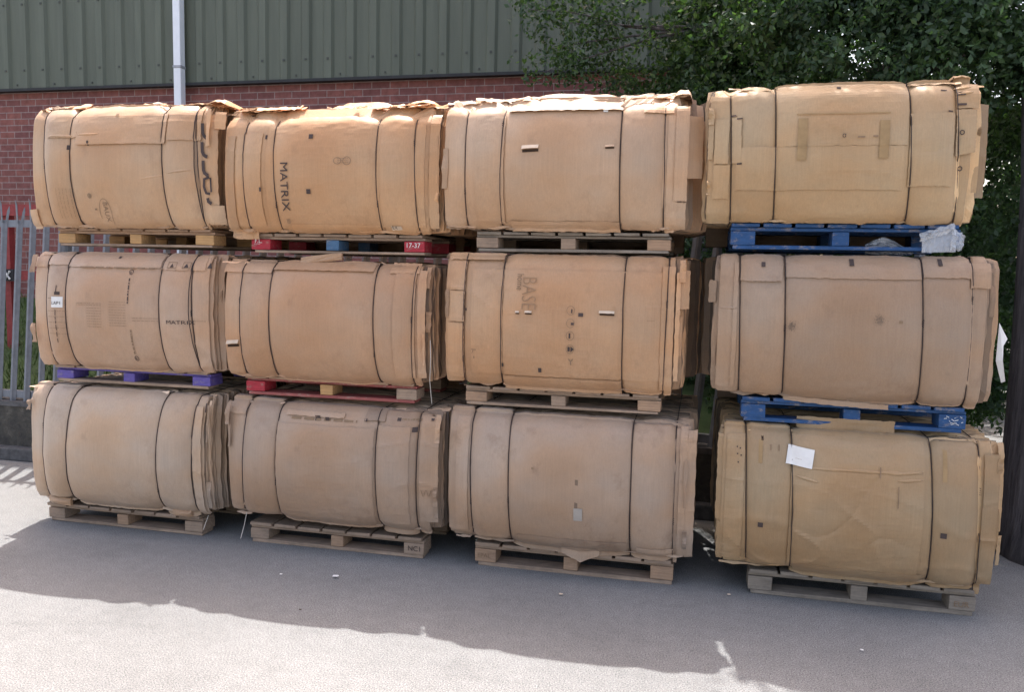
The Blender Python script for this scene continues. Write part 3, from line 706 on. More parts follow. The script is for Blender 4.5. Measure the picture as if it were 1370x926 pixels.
# --- second stack
b = B21 = Bale('topmost bale of the second stack, MATRIX printed downwards on its face', -2.608, -1.372,
    [(-2.440, -2.433), (-2.258, -2.239), (-1.678, -1.662), (-1.476, -1.458)],
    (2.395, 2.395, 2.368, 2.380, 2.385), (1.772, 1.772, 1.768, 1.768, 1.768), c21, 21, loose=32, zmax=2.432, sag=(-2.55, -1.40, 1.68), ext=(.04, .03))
b.patch(-2.149, -1.650, 2.271, 2.393, -0.008, 0.98); b.patch(-2.288, -1.650, 1.784, 2.325, 0.003, 1.0)
b.patch(-2.553, -2.316, 1.796, 2.287, 0.003, 1.02); b.patch(-2.548, -2.494, 1.732, 2.279, 0.009, 0.85)
b.patch(-2.530, -2.387, 1.727, 1.779, 0.009, 1.1, tri=0.0); b.patch(-1.652, -1.417, 1.796, 2.321, 0.002, 1.03)
b.patch(-1.393, -1.345, 1.792, 2.376, 0.008, 1.0)
b.patch(-2.168, -1.665, 1.773, 1.808, 0.006, 1.1)
b.top_sheet(-2.029, -1.662, 2.430, 0.055, 0.16, 1.0); b.top_sheet(-2.037, -1.873, 2.425, 0.038, 0.12, 1.7); b.top_sheet(-1.873, -1.728, 2.425, 0.030, 0.10, 0.9); b.top_sheet(-2.521, -2.344, 2.425, 0.018, 0.02, 1.7); b.top_sheet(-2.344, -2.149, 2.42, 0.022, 0.03, 1.9); b.top_sheet(-1.544, -1.396, 2.43, 0.03, 0.03, 2.1); b.top_sheet(-1.638, -1.444, 2.42, 0.02, 0.02, 1.8)
b.wires()
b.text('MATRIX', -2.198, 2.131, 0.066, -math.pi/2, M_ink, stretch=1.08); b.text('≡', -2.195, 1.837, 0.05, -math.pi/2, M_ink_faint)
b.sq(-2.027, 2.261, 0.024, 0.024); b.sq(-2.034, 1.975, 0.024, 0.024); b.sq(-2.297, 2.265, 0.010, 0.022); b.sq(-2.317, 1.987, 0.010, 0.022)
b.text('X', -1.949, 2.344, 0.045); b.ring(-1.869, 2.132, 0.022, 0.018, M_ink_faint, 0.003); b.ring(-1.818, 2.132, 0.022, 0.022, M_ink_faint, 0.003); b.lines(-1.869, -1.810, 2.117, 2.148, 3)
b.sq(-1.572, 1.791, 0.06, 0.022, M_tear, 'sticker', 0.004); b.text('·E 4', -1.601, 1.787, 0.022, name='sticker_text', lift=0.0068)

b = B22 = Bale('middle bale of the second stack, unprinted face, torn pale flap at its left end', -2.615, -1.418,
    [(-2.476, -2.470), (-2.290, -2.276), (-1.686, -1.675), (-1.472, -1.487)],
    (1.610, 1.608, 1.608, 1.596, 1.592), (0.978, 0.972, 0.958, 0.966, 0.962), c22, 22, loose=9, B=0.10, sag=(-2.55, -1.42, .88))
b.patch(-2.60, -2.478, 1.545, 1.593, 0.004, 1.15); b.patch(-2.468, -2.292, 1.544, 1.596, 0.004, 1.2); b.patch(-2.283, -1.70, 1.564, 1.607, 0.006, 1.1, curl=0.006)
b.patch(-1.565, -1.466, 1.003, 1.558, 0.005, 1.03); b.patch(-1.600, -1.452, 1.558, 1.612, 0.006, 1.18)
b.patch(-1.449, -1.408, 1.007, 1.575, 0.008, 1.1)
b.wires()
b.tab(-2.525, 1.150, 0.085, 0.020, rot=0.1, out=0.02); 

b = B23 = Bale('bottom bale of the second stack, dark printed icons along its top edge', -2.608, -1.352,
    [(-2.458, -2.493), (-2.255, -2.259), (-1.669, -1.661), (-1.444, -1.446)],
    (0.842, 0.835, 0.822, 0.812, 0.806), (0.205, 0.196, 0.162, 0.146, 0.160), c23, 23, loose=10)
b.patch(-2.60, -2.465, 0.753, 0.816, 0.003, 1.05); b.patch(-2.25, -1.68, 0.200, 0.729, 0.004, 1.0); b.patch(-2.202, -1.855, 0.773, 0.797, 0.008, 1.2)
b.patch(-1.665, -1.479, 0.215, 0.746, 0.004, 1.03); b.patch(-1.425, -1.329, 0.234, 0.804, 0.009, 1.02); b.patch(-1.739, -1.628, 0.766, 0.826, 0.006, 0.85)
b.wires()
b.lines(-2.167, -1.781, 0.755, 0.763, 1, M_ink_faint, w_=0.012); b.sq(-2.007, 0.766, 0.03, 0.028, M_ink); b.sq(-1.950, 0.765, 0.022, 0.020, M_ink); b.sq(-1.734, 0.770, 0.02, 0.014); b.sq(-1.548, 0.782, 0.022, 0.016); b.lines(-1.532, -1.428, 0.780, 0.788, 1, M_ink_faint, w_=0.010)
b.sq(-1.366, 0.789, 0.016, 0.012); b.sq(-1.460, 0.732, 0.026, 0.026)
b.text('\\/\\/I.', -1.415, 0.381, 0.05, 0.0, M_ink_faint, stretch=1.0)

# --- third stack
b = B31 = Bale('topmost bale of the third stack, smooth pale face with two torn hand-hole tabs', -1.335, -0.112,
    [(-1.199, -1.198), (-1.003, -1.011), (-0.418, -0.414), (-0.212, -0.205)],
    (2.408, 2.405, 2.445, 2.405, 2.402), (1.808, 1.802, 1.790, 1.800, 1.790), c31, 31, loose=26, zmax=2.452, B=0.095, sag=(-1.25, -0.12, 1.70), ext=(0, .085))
b.patch(-0.981, -0.414, 2.372, 2.433, 0.006, 1.0, curl=0.012)
b.patch(-1.134, -0.991, 1.822, 2.352, 0.004, 1.03); b.patch(-0.961, -0.413, 1.785, 1.832, 0.005, 1.08)
b.patch(-0.194, -0.142, 1.822, 2.340, 0.005, 1.05); b.patch(-0.159, -0.097, 1.935, 2.388, 0.010, 1.05); b.patch(-0.159, -0.100, 1.801, 1.928, 0.004, 1.0)
b.patch(-0.107, -0.031, 2.047, 2.345, -0.03, 1.0, curl=0.0)
b.patch(-0.311, -0.171, 2.352, 2.411, 0.006, 1.35)
b.top_sheet(-0.940, -0.419, 2.445, 0.045, 0.12, 1.0); b.top_sheet(-0.963, -0.404, 2.44, 0.026, 0.05, 1.7); b.top_sheet(-1.239, -1.130, 2.42, 0.02, 0.02, 1.8); b.top_sheet(-1.073, -0.985, 2.42, 0.045, 0.10, 0.9); b.top_sheet(-0.389, -0.196, 2.43, 0.02, 0.03, 2.0); b.top_sheet(-0.312, -0.179, 2.44, 0.03, 0.08, 1.0); b.top_sheet(-0.180, -0.090, 2.43, 0.045, 0.02, 1.4)
b.wires()
b.tab(-0.855, 2.182, 0.085, 0.018, rot=0.04, out=0.014); b.tab(-0.468, 2.188, 0.045, 0.010, rot=0.05, out=0.008, m=b.m)
b.sq(-0.496, 2.375, 0.022, 0.03, M_white, 'sticker', 0.004)

b = B32 = Bale('middle bale of the third stack, with BASE printed downwards and a column of round symbols', -1.318, -0.095,
    [(-1.195, -1.201), (-0.992, -0.995), (-0.379, -0.379), (-0.167, -0.176)],
    (1.668, 1.665, 1.662, 1.660, 1.658), (1.002, 1.000, 0.990, 0.984, 0.984), c32, 32, loose=10, B=0.075, sag=(-1.26, -.1, .90), ext=(0, .065))
b.patch(-1.283, -0.992, 1.638, 1.672, 0.016, 1.1); b.patch(-1.275, -1.192, 1.480, 1.636, 0.006, 1.05); b.patch(-1.276, -1.193, 1.319, 1.476, 0.010, 1.05); b.patch(-1.285, -1.196, 1.025, 1.311, 0.005, 1.08)
b.patch(-0.985, -0.19, 1.054, 1.591, 0.004, 1.0); b.patch(-0.985, -0.38, 0.975, 1.047, 0.006, 0.95); b.patch(-1.150, -0.989, 1.056, 1.590, 0.002, 1.03)
b.patch(-0.195, -0.135, 1.005, 1.622, 0.008, 1.1); b.patch(-0.128, -0.107, 1.059, 1.591, 0.016, 1.25); b.patch(-0.111, -0.065, 1.416, 1.602, 0.008, 1.0)
b.wires()
M_pale_ink = plain('pale_print', (0.33, 0.205, 0.12), .9); b.text('BASE', -0.884, 1.560, 0.108, -math.pi/2, M_pale_ink, stretch=0.72, bold=-0.012); b.text('home', -0.913, 1.571, 0.05, -math.pi/2, M_ink_faint, stretch=0.72)
for v_ in (1.395, 1.332, 1.269, 1.202): b.ring(-0.633, v_, 0.020, 0.023, M_ink_faint, 0.0022)
b.sq(-0.628, 1.392, 0.006, 0.020); b.sq(-0.623, 1.329, 0.014, 0.012); b.sq(-0.636, 1.269, 0.008, 0.026); b.mark([-0.645, -0.634, -0.634, -0.645], [1.191, 1.191, 1.213, 1.213], M_ink); b.mark([-0.630, -0.614, -0.630], [1.187, 1.202, 1.217], M_ink)
b.text('Y', -0.643, 1.122, 0.045, 0.0, M_ink_faint, bold=0.01)
b.sq(-0.583, 1.375, 0.024, 0.018); b.sq(-0.787, 1.087, 0.016, 0.022); b.sq(-0.985, 1.103, 0.010, 0.018); b.sq(-1.184, 1.382, 0.010, 0.014)
b.text('7"', -1.148, 1.157, 0.035, 0.0, M_ink_faint); b.sq(-1.132, 1.138, 0.006, 0.012, M_ink_faint)
b.tab(-0.457, 1.386, 0.075, 0.012, rot=-0.02, out=0.010); b.tab(-0.848, 1.377, 0.035, 0.009, rot=0.0, out=0.009); b.tab(-0.905, 1.376, 0.02, 0.008, out=0.008)
b.lines(-0.260, -0.224, 1.353, 1.361, 1, w_=0.002)

b = B33 = Bale('bottom bale of the third stack, grey tape strip at the middle of its face', -1.290, -0.035,
    [(-1.149, -1.135), (-0.943, -0.930), (-0.314, -0.310), (-0.102, -0.099)],
    (0.856, 0.852, 0.842, 0.824, 0.812), (0.205, 0.192, 0.135, 0.135, 0.128), c33, 33, loose=12, B=0.095, stain=0.6)
b.patch(-1.227, -1.158, 0.211, 0.815, 0.004, 1.06); b.patch(-1.272, -1.227, 0.181, 0.788, -0.025, 1.1)
b.patch(-0.891, -0.323, 0.163, 0.225, 0.003, 0.92); b.patch(-0.663, -0.465, 0.132, 0.171, 0.007, 1.15, tri=0.045)
b.patch(-0.079, -0.043, 0.174, 0.829, 0.006, 1.05); b.patch(-0.043, -0.000, 0.161, 0.814, 0.003, 1.1)
b.patch(-0.277, -0.094, 0.171, 0.205, 0.006, 1.3)
b.wires()
b.sq(-0.569, 0.368, 0.044, 0.066, M_tape, 'tape', 0.003); b.mark([-0.587, -0.572, -0.572, -0.587], [0.394, 0.394, 0.548, 0.548], plain('damp_streak', (0.20, 0.14, 0.10), .9), 'tape_stain'); b.sq(-0.806, 0.589, 0.012, 0.010, M_ink_faint, 'printed_mark')

# --- rightmost stack
b = B41 = Bale('topmost bale of the rightmost stack, yellowish box board with a large rectangular imprint', -0.003, 1.188,
    [(0.088, 0.111), (0.290, 0.308), (0.866, 0.889), (1.058, 1.093)],
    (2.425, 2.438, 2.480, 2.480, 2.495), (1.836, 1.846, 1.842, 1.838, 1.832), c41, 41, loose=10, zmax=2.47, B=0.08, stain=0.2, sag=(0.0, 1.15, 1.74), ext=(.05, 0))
b.patch(0.022, 0.087, 2.109, 2.315, 0.006, 1.03); b.patch(0.022, 0.097, 1.946, 2.102, 0.003, 1.06); b.patch(-0.007, 0.017, 2.130, 2.323, 0.008, .95)
b.patch(0.125, 0.850, 1.983, 2.179, 0.003, 1.02); b.patch(0.302, 0.862, 2.179, 2.472, 0.005, 1.0)
b.patch(0.099, 0.143, 2.108, 2.324, 0.004, 1.04); b.patch(0.871, 1.052, 1.999, 2.322, 0.003, 1.03)
b.patch(1.061, 1.145, 2.132, 2.339, 0.010, 1.05, skew=(0, 0, 0.02, 0)); b.patch(1.061, 1.154, 2.345, 2.460, 0.008, 1.0)
b.patch(1.154, 1.216, 1.957, 2.375, -0.05, 0.62, curl=0.0)
b.fold_line(1.050, 1.121, 2.435, 0.01, 0.01, 1.3); b.fold_line(1.059, 1.129, 2.409, 0.01, 0.008, 1.2)
b.top_sheet(0.542, 0.814, 2.475, 0.018, 0.03, 1.0); b.top_sheet(0.109, 0.259, 2.43, 0.014, 0.02, 1.5); b.top_sheet(1.053, 1.128, 2.485, 0.022, 0.03, 1.4)
b.wires()
b.sq(1.079, 2.411, 0.034, 0.014); b.sq(1.082, 2.361, 0.034, 0.010); b.sq(1.006, 2.427, 0.025, 0.007); b.sq(1.033, 2.330, 0.022, 0.006); b.sq(0.105, 2.331, 0.022, 0.008); b.sq(0.132, 2.313, 0.025, 0.006); b.sq(0.138, 2.104, 0.022, 0.007); b.sq(0.566, 2.453, 0.018, 0.012)
b.text('ɑ', 0.579, 2.214, 0.030); b.sq(0.661, 2.216, 0.032, 0.007, M_ink_faint); b.sq(0.721, 2.219, 0.022, 0.007, M_ink_faint); b.ring(1.084, 2.236, 0.010, 0.011, M_ink, 0.004); b.ring(1.089, 2.080, 0.010, 0.011, M_ink, 0.004)
M_pr = plain('imprint_brown', (0.35, 0.232, 0.118), .9)
b.sq(0.411, 2.210, 0.042, 0.19, M_pr, 'imprint_bar', 0.0015); b.sq(0.759, 2.205, 0.042, 0.17, M_pr, 'imprint_bar', 0.0015); b.sq(0.582, 2.324, 0.40, 0.006, M_pr, 'imprint_bar', 0.0019)

b = B42 = Bale('middle bale of the rightmost stack, two dark smudges on its plain face', 0.075, 1.302,
    [(0.165, 0.186), (0.370, 0.389), (0.965, 0.987), (1.177, 1.190)],
    (1.682, 1.680, 1.680, 1.684, 1.686), (1.026, 1.026, 1.000, 1.006, 1.000), c42, 42, loose=12, B=0.085, sag=(.1, 1.25, .90), ext=(.055, 0))
b.patch(0.372, 0.964, 1.581, 1.673, 0.003, 1.02); b.patch(0.972, 1.17, 1.593, 1.679, 0.004, 1.05); b.patch(0.17, 0.36, 1.561, 1.662, 0.003, 1.06, curl=0.006)
b.patch(0.141, 0.161, 1.045, 1.649, 0.004, 1.1); b.patch(1.170, 1.254, 1.550, 1.662, 0.004, 1.12)
b.patch(0.396, 0.867, 0.989, 1.013, 0.004, 1.1, skew=(0, 0, -0.02, -0.02)); b.patch(0.026, 0.060, 1.452, 1.559, -0.03, 1.0)
b.fold_line(0.069, 0.158, 1.429, 0.0, 0.004)
b.wires()
b.sq(0.661, 1.656, 0.020, 0.032); b.sq(1.040, 1.663, 0.018, 0.032); b.sq(0.271, 1.640, 0.018, 0.022); b.sq(0.877, 1.389, 0.016, 0.012, M_ink_faint)
def smudge(bb, x, z, r):
    mb = MB()
    for _ in range(220):
        a = rnd.gauss(x, r*.5); c_ = rnd.gauss(z, r*.5); q = rnd.uniform(.0007, .0018)
        mb.add([(a-q, bb.y(a, c_)-.0022, c_-q), (a+q, bb.y(a, c_)-.0022, c_-q*.6), (a+q*.5, bb.y(a, c_)-.0022, c_+q)], [(0, 1, 2)])
    mb.build('smudge', plain('smudge_grey', (0.17, .13, .10), .9), bb.root)
smudge(b, 0.409, 1.351, 0.022); smudge(b, 0.788, 1.396, 0.024)

b = B43 = Bale('bottom bale of the rightmost stack, yellowish, white paper label near its top', 0.128, 1.380,
    [(0.230, 0.258), (0.442, 0.466), (1.055, 1.083), (1.261, 1.292)],
    (0.858, 0.856, 0.846, 0.832, 0.838), (0.205, 0.190, 0.135, 0.140, 0.118), c43, 43, loose=12, B=0.08, stain=0.2, ext=(.02, 0))
b.patch(0.144, 0.228, 0.193, 0.816, 0.006, 1.03); b.patch(0.102, 0.134, 0.381, 0.805, -0.02, 1.15); b.patch(0.113, 0.141, 0.180, 0.367, -0.005, 1.05)
b.patch(0.445, 1.026, 0.173, 0.830, 0.003, 1.0); b.fold_line(0.461, 0.566, 0.641, -0.02, 0.006); b.fold_line(0.874, 1.019, 0.684, 0.016, 0.007); b.fold_line(0.446, 1.018, 0.683, 0.01, 0.004); b.fold_line(0.908, 1.021, 0.655, 0.01, 0.005)
b.patch(1.285, 1.352, 0.178, 0.793, 0.010, 0.85); b.patch(1.356, 1.384, 0.426, 0.837, -0.03, 1.2); b.patch(1.376, 1.394, 0.260, 0.406, -0.03, 1.1)
b.patch(0.480, 1.052, 0.151, 0.202, 0.006, 1.05)
b.patch(0.469, 0.909, 0.853, 0.910, -0.03, 0.85)
b.wires()
b.sq(0.480, 0.733, 0.118, 0.088, M_white, 'paper_label', 0.006, rot=-0.13); b.text('·····', 0.458, 0.717, 0.022, -0.13, M_ink_faint, name='label_text', lift=0.0075)
b.sq(0.313, 0.391, 0.024, 0.024); b.sq(1.120, 0.412, 0.026, 0.026); b.sq(1.109, 0.827, 0.028, 0.026); b.sq(0.307, 0.808, 0.010, 0.026, M_hole, 'printed_mark')
b.sq(0.300, 0.745, 0.018, 0.11, M_pr, 'tape', 0.002); b.sq(1.112, 0.737, 0.018, 0.15, M_pr, 'tape', 0.002); b.sq(0.832, 0.688, 0.006, 0.05, M_ink_faint, 'printed_mark'); b.sq(0.913, 0.581, 0.004, 0.10, M_ink_faint, 'printed_mark')
for qx, qz in ((0.192, 0.756), (0.206, 0.750), (0.194, 0.723), (0.211, 0.717), (0.199, 0.683)): b.sq(qx, qz, 0.006, 0.007)
for qx, qz in ((0.346, 0.767), (0.384, 0.766), (0.425, 0.765)): b.sq(qx, qz, 0.006, 0.028, M_ink_faint)

# ------------------------------------------------------------------ loose things around the stacks
# clear film caught on the upper blue pallet
def crumple(name, label, cat, xs, zs, y0, y1, m, seed, amp=0.02, nu=22, nv=12):
    mb = MB()
    def P(i, j):
        u, v = i/nu, j/nv
        return Vector((xs[0]+(xs[1]-xs[0])*u+amp*.5*nz(u*4, v*4, seed), y0+(y1-y0)*math.sin(u*3.14)*.6+amp*nz(u*6, v*5, seed+4)*1.6, zs[0]+(zs[1]-zs[0])*v*(0.45+0.55*math.sin(math.pi*min(1, u*1.15+0.1)))+amp*.3*nz(u*7, v*3, seed+8)))
    mb.grid(P, nu, nv, 1.0, 0.0012); o = mb.build(name, m, None, smooth=False)
    tag(o, label, cat); return o
def set_origin(o, p):
    p = Vector(p); o.data.transform(Matrix.Translation(-p)); o.location = p
def film_piece(mb, quad, y0, amp, seed, nu=18, nv=7):
    (ax, az), (bx_, bz), (cx2, cz2), (dx2, dz2) = quad
    def P(i, j):
        u, v = i/nu, j/nv
        x = (ax*(1-u)+bx_*u)*(1-v)+(dx2*(1-u)+cx2*u)*v; z = (az*(1-u)+bz*u)*(1-v)+(dz2*(1-u)+cz2*u)*v
        return Vector((x+amp*.4*nz(u*5, v*4, seed), y0-amp*abs(nz(u*6, v*4, seed+4))*1.8-amp*.5*math.sin(v*3.14), z+amp*.4*nz(u*6, v*5, seed+8)))
    mb.grid(P, nu, nv, 1.0, 0.001)
mb = MB()
film_piece(mb, [(0.956, 1.757), (1.099, 1.805), (1.096, 1.842), (0.953, 1.794)], 4.125, 0.016, 3, 22, 5)
film_piece(mb, [(0.971, 1.706), (1.114, 1.712), (1.107, 1.822), (0.967, 1.774)], 4.140, 0.008, 5, 18, 7)
film_piece(mb, [(1.083, 1.721), (1.133, 1.715), (1.143, 1.789), (1.089, 1.822)], 4.128, 0.022, 7, 10, 8)
tag(mb.build('plastic_film', M_film), 'crumpled clear plastic film wrapped over the right block of the upper blue pallet', 'plastic film')
o = crumple('plastic_film', 'crumpled grey plastic film lying inside the upper blue pallet, left of its right block', 'plastic film', (0.746, 0.958), (1.699, 1.776), 4.24, 4.2, M_film, 9, 0.02)
# white sheet sticking out at the right
mb = MB(); pts = [(1.352, 1.389), (1.398, 1.314), (1.375, 1.282), (1.373, 1.215), (1.399, 1.114), (1.384, 1.106), (1.345, 1.210)]
n = len(pts); vs = [(a, 4.25+0.02*math.sin(i*1.7), c_) for i, (a, c_) in enumerate(pts)]; vs += [(a, y_+0.003, c_) for a, y_, c_ in vs]
mb.add(vs, [tuple(range(n)), tuple(range(2*n-1, n-1, -1))]+[(i, n+i, n+(i+1) % n, (i+1) % n) for i in range(n)])
tag(mb.build('white_sheet', M_white), 'torn bright white plastic sheet poking out at the right side of the rightmost stack', 'plastic sheet')
# scraps on the lower pallets
def scrap(label, x, z, y, w_, h, d, m, rz=0.0):
    mb = MB()
    def P(i, j): u, v = i/6-.5, j/5-.5; return Vector((x+u*w_, y-d*math.cos(u*2.2)*math.cos(v*2)+.006*nz(u*4, v*4, x*5), z+v*h+u*rz+.004*nz(u*5, 2, x)))
    mb.grid(P, 6, 5, 1.0, 0.02); tag(mb.build('cardboard_scrap', m), label, 'cardboard scrap')
m_sc = card_mat('scrap_board', (0.42, 0.27, 0.165), 0.2)
scrap('crushed roll of orange brown cardboard on the left end of the bottom leftmost pallet', -3.727, 0.146, 4.12, 0.15, 0.045, 0.03, m_sc, -0.012)
scrap('folded orange brown cardboard piece on the right end of the bottom leftmost pallet', -2.894, 0.141, 4.12, 0.12, 0.036, 0.03, m_sc, 0.0)
scrap('brown cardboard wedge lying under the blue middle block of the red ended pallet', -2.019, 1.627, 4.12, 0.24, 0.04, 0.01, m_sc, 0.03)
# loose wire and string tails
def tail(label, pts, m, r=0.0018):
    mb = MB(); mb.tube(pts, r, 5); tag(mb.build('string', m), label, 'string')
m_str = plain('pale_string', (0.55, 0.50, 0.44), .8)
tail('pale string dangling from the middle bale of the second stack', [(-1.373, 4.055, 1.215), (-1.368, 4.05, 1.118), (-1.375, 4.06, 0.999), (-1.369, 4.08, 0.877)], m_str)
tail('pale string dangling to the ground below the left side of the second bottom bale', [(-2.471, 4.1, 0.185), (-2.474, 4.08, 0.121), (-2.450, 4.0, 0.067)], m_str)
tail('pale string dangling to the ground beside the right end of the bottom leftmost pallet', [(-2.728, 4.12, 0.139), (-2.730, 4.1, 0.109), (-2.716, 4.05, 0.077)], m_str)
# litter on the yard
def litter(label, x, y, s_, m):
    mb = MB(); 
    def P(i, j): u, v = i/3-.5, j/3-.5; return Vector((x+u*s_, y+v*s_*.8, 0.006+s_*.25*abs(nz(u*3, v*3, x*3))+s_*.1))
    mb.grid(P, 3, 3, 1.0, 0.002, (0, 0, 1)); tag(mb.build('paper_scrap', m), label, 'paper scrap')
litter('small crumpled white paper scrap on the shaded asphalt', -1.770, 3.767, 0.028, M_white)
litter('tiny pale chip of litter on the asphalt near the rightmost pallet', 0.185, 4.086, 0.014, M_tear)

for lx, ly, ls, lm, ll in ((-0.62, 3.86, 0.018, M_tear, 'small torn cardboard chip on the asphalt in front of the third pallet from the left'),
        (-2.05, 3.72, 0.012, M_white, 'tiny pale speck of litter on the shaded asphalt in front of the second stack'),
        (-1.75, 3.35, 0.010, M_hole, 'tiny dark speck of litter near the edge of the shadow on the asphalt'),
        (0.72, 3.62, 0.012, M_white, 'tiny pale speck of litter on the asphalt right of the sunlit gap spot')):
    litter(ll, lx, ly, ls, lm)

# ------------------------------------------------------------------ trees
m_lf, nt, b = mat('leaf', (0.05, 0.11, 0.03), 0.45, 0, 0.4)
at = N(nt, 'ShaderNodeAttribute', attribute_name='tint')
v = ramp(nt, noise_n(nt, coords(nt), 1.6, 3), [(0.3, (0.038, 0.070, 0.046)), (0.7, (0.078, 0.128, 0.060))])
cc = mix(nt, v, at.outputs['Color'], 1.0, 'MULTIPLY'); nt.links.new(cc, b.inputs['Base Color'])
tr = N(nt, 'ShaderNodeBsdfTranslucent'); nt.links.new(mix(nt, cc, (1.5, 1.9, 0.6), 1.0, 'MULTIPLY'), tr.inputs['Color'])
ms = N(nt, 'ShaderNodeMixShader'); ms.inputs[0].default_value = 0.35
nt.links.new(b.outputs[0], ms.inputs[1]); nt.links.new(tr.outputs[0], ms.inputs[2]); nt.links.new(ms.outputs[0], nt.nodes['Material Output'].inputs['Surface'])
m_bk, nt, b = mat('bark', (0.11, 0.09, 0.08), 0.95)
v = ramp(nt, noise_n(nt, coords(nt, (14, 14, 2)), 1.5, 8, 0.7), [(0.3, (0.06, 0.056, 0.062)), (0.7, (0.20, 0.18, 0.185))]); nt.links.new(v, b.inputs['Base Color'])
bump(nt, b, noise_n(nt, coords(nt, (14, 14, 2)), 1.5, 8), 0.8, 0.03)

def leaves(name, clusters, size, parent, seed, flat=0.55):
    """clusters: (x, y, z, radius, count); every leaf is a small folded blade of its own"""
    g = np.random.default_rng(seed); C_ = []; 
    for (x, y, z, r, n) in clusters:
        # leaves hang on short twigs inside the cluster
        nt_ = max(3, n//14); tw = g.normal(0, 1, (nt_, 3)); tw /= np.linalg.norm(tw, axis=1)[:, None]; tw *= (g.random((nt_, 1))**0.45)*r; tw[:, 2] *= flat
        d = g.normal(0, 1, (nt_, 3)); d /= np.linalg.norm(d, axis=1)[:, None]
        idx = g.integers(0, nt_, n); t = g.uniform(-1, 1, (n, 1))*0.16
        p = tw[idx]+d[idx]*t+g.normal(0, 0.022, (n, 3)); p += np.array([x, y, z]); C_.append(p)
    P = np.concatenate(C_); n = len(P); s = size*g.uniform(0.65, 1.3, n)[:, None]
    a = g.normal(0, 1, (n, 3)); a[:, 2] -= 0.35; a /= np.linalg.norm(a, axis=1)[:, None]
    q = g.normal(0, 1, (n, 3)); sd_ = np.cross(a, q); sd_ /= np.linalg.norm(sd_, axis=1)[:, None]; nn = np.cross(a, sd_)
    V = np.stack([P, P+a*s*0.45+sd_*s*0.27+nn*s*0.08, P+a*s, P+a*s*0.45-sd_*s*0.27+nn*s*0.08], 1).reshape(-1, 3)
    me = bpy.data.meshes.new(name); o = bpy.data.objects.new(name, me); COL.objects.link(o)
    V -= np.array(parent_loc(parent)); me.vertices.add(4*n); me.vertices.foreach_set('co', V.ravel())
    me.loops.add(6*n); me.polygons.add(2*n)
    i0 = np.arange(n)*4; L_ = np.stack([i0, i0+1, i0+2, i0, i0+2, i0+3], 1).ravel(); me.loops.foreach_set('vertex_index', L_)
    me.polygons.foreach_set('loop_start', np.arange(2*n)*3); me.update(calc_edges=True)
    tn = np.repeat(g.choice([0.6, 0.8, 1.0, 1.25, 1.6], n, p=[.2, .25, .3, .18, .07]), 4)
    at = me.attributes.new('tint', 'FLOAT_COLOR', 'POINT'); at.data.foreach_set('color', np.stack([tn, tn, tn*0.95, np.ones_like(tn)], 1).ravel())
    me.materials.append(m_lf); me.validate(); o.parent = parent; return o

def limb(mb, p0, p1, r0, r1, seed, n=9, wob=0.12):
    p0, p1 = Vector(p0), Vector(p1); pts = []; rr = []
    L_ = (p1-p0).length
    for i in range(n+1):
        t = i/n; p = p0.lerp(p1, t); k = math.sin(math.pi*t)*wob*L_
        pts.append(p+Vector((nz(t*2, seed, 1)*k, nz(t*2, seed, 5)*k, nz(t*2, seed, 9)*k*.6+0.12*k))); rr.append(r0+(r1-r0)*t)
    mb.tube(pts, r0, 9, radii=rr); return pts

tree = thing('broadleaf_tree', 'large dark green broadleaf tree with a thick grey trunk overhanging the rightmost stack', 'tree', (2.12, 5.25, 0))
mb = MB(); tp = [(2.16, 5.22, -0.05), (2.10, 5.24, 0.25), (2.08, 5.25, 0.8), (2.07, 5.27, 1.5), (2.06, 5.32, 2.2), (2.02, 5.45, 3.0), (2.0, 5.6, 3.9), (1.9, 5.8, 5.0), (1.8, 5.9, 6.3)]
mb.tube(tp, .3, 16, radii=[.46, .36, .325, .31, .30, .27, .23, .16, .06]); mb.build('trunk', m_bk, tree, smooth=True)
cl = []; g = random.Random(5); lb = MB()
ends = [(-0.3, 8.0, 4.4), (-0.2, 7.9, 3.9), (0.5, 8.0, 3.2), (0.9, 6.4, 4.4), (1.2, 7.6, 3.1), (3.2, 5.6, 3.6), (3.4, 6.6, 2.9), (2.6, 7.6, 3.6), (0.2, 6.6, 5.4), (3.6, 5.2, 5.0), (1.7, 8.2, 4.6), (-0.6, 8.2, 4.8), (4.4, 6.0, 4.2)]
for k, e in enumerate(ends):
    s0 = tp[5 if e[2] < 4 else 6]; limb(lb, s0, e, 0.04, 0.012, k*3.3)
    for _ in range(4):
        q = Vector(s0).lerp(Vector(e), g.uniform(.45, .9)); e2 = q+Vector((g.uniform(-.7, .7), g.uniform(-.5, .5), g.uniform(-.35, .5))); limb(lb, q, e2, 0.022, 0.006, k+_*7.7, 6)
lb.build('branch', m_bk, tree, smooth=True)
def vis_low(x, y):                                     # lower edge of the crown
    return 2.3 if x > 0.2 else 2.55+(0.2-x)*0.42
for _ in range(330):
    x = g.uniform(-1.25, 5.2); y = g.uniform(5.75, 8.4); z = g.uniform(2.3, 5.6)
    if z < vis_low(x, y)+0.2 or (z > 4.6 and y < 6.1): continue
    if x < -0.75 or (x < -0.2 and g.random() < 0.6): continue
    r = g.uniform(.3, .55); cl.append((x, y, z, r, int(430*r/.42 if z < 4.4 else 180)))
for _ in range(95):                                    # boughs in front, above the right stack
    x = g.uniform(0.3, 3.2); y = g.uniform(5.35, 6.1); z = g.uniform(2.75, 4.3); r = g.uniform(.25, .4); cl.append((x, y, z, r, 330))
for _ in range(46):                                    # upper boughs that shade the top of the right stack
    cl.append((g.uniform(-0.1, 1.6), g.uniform(4.95, 5.6), g.uniform(4.3, 5.6), g.uniform(.28, .42), 260))
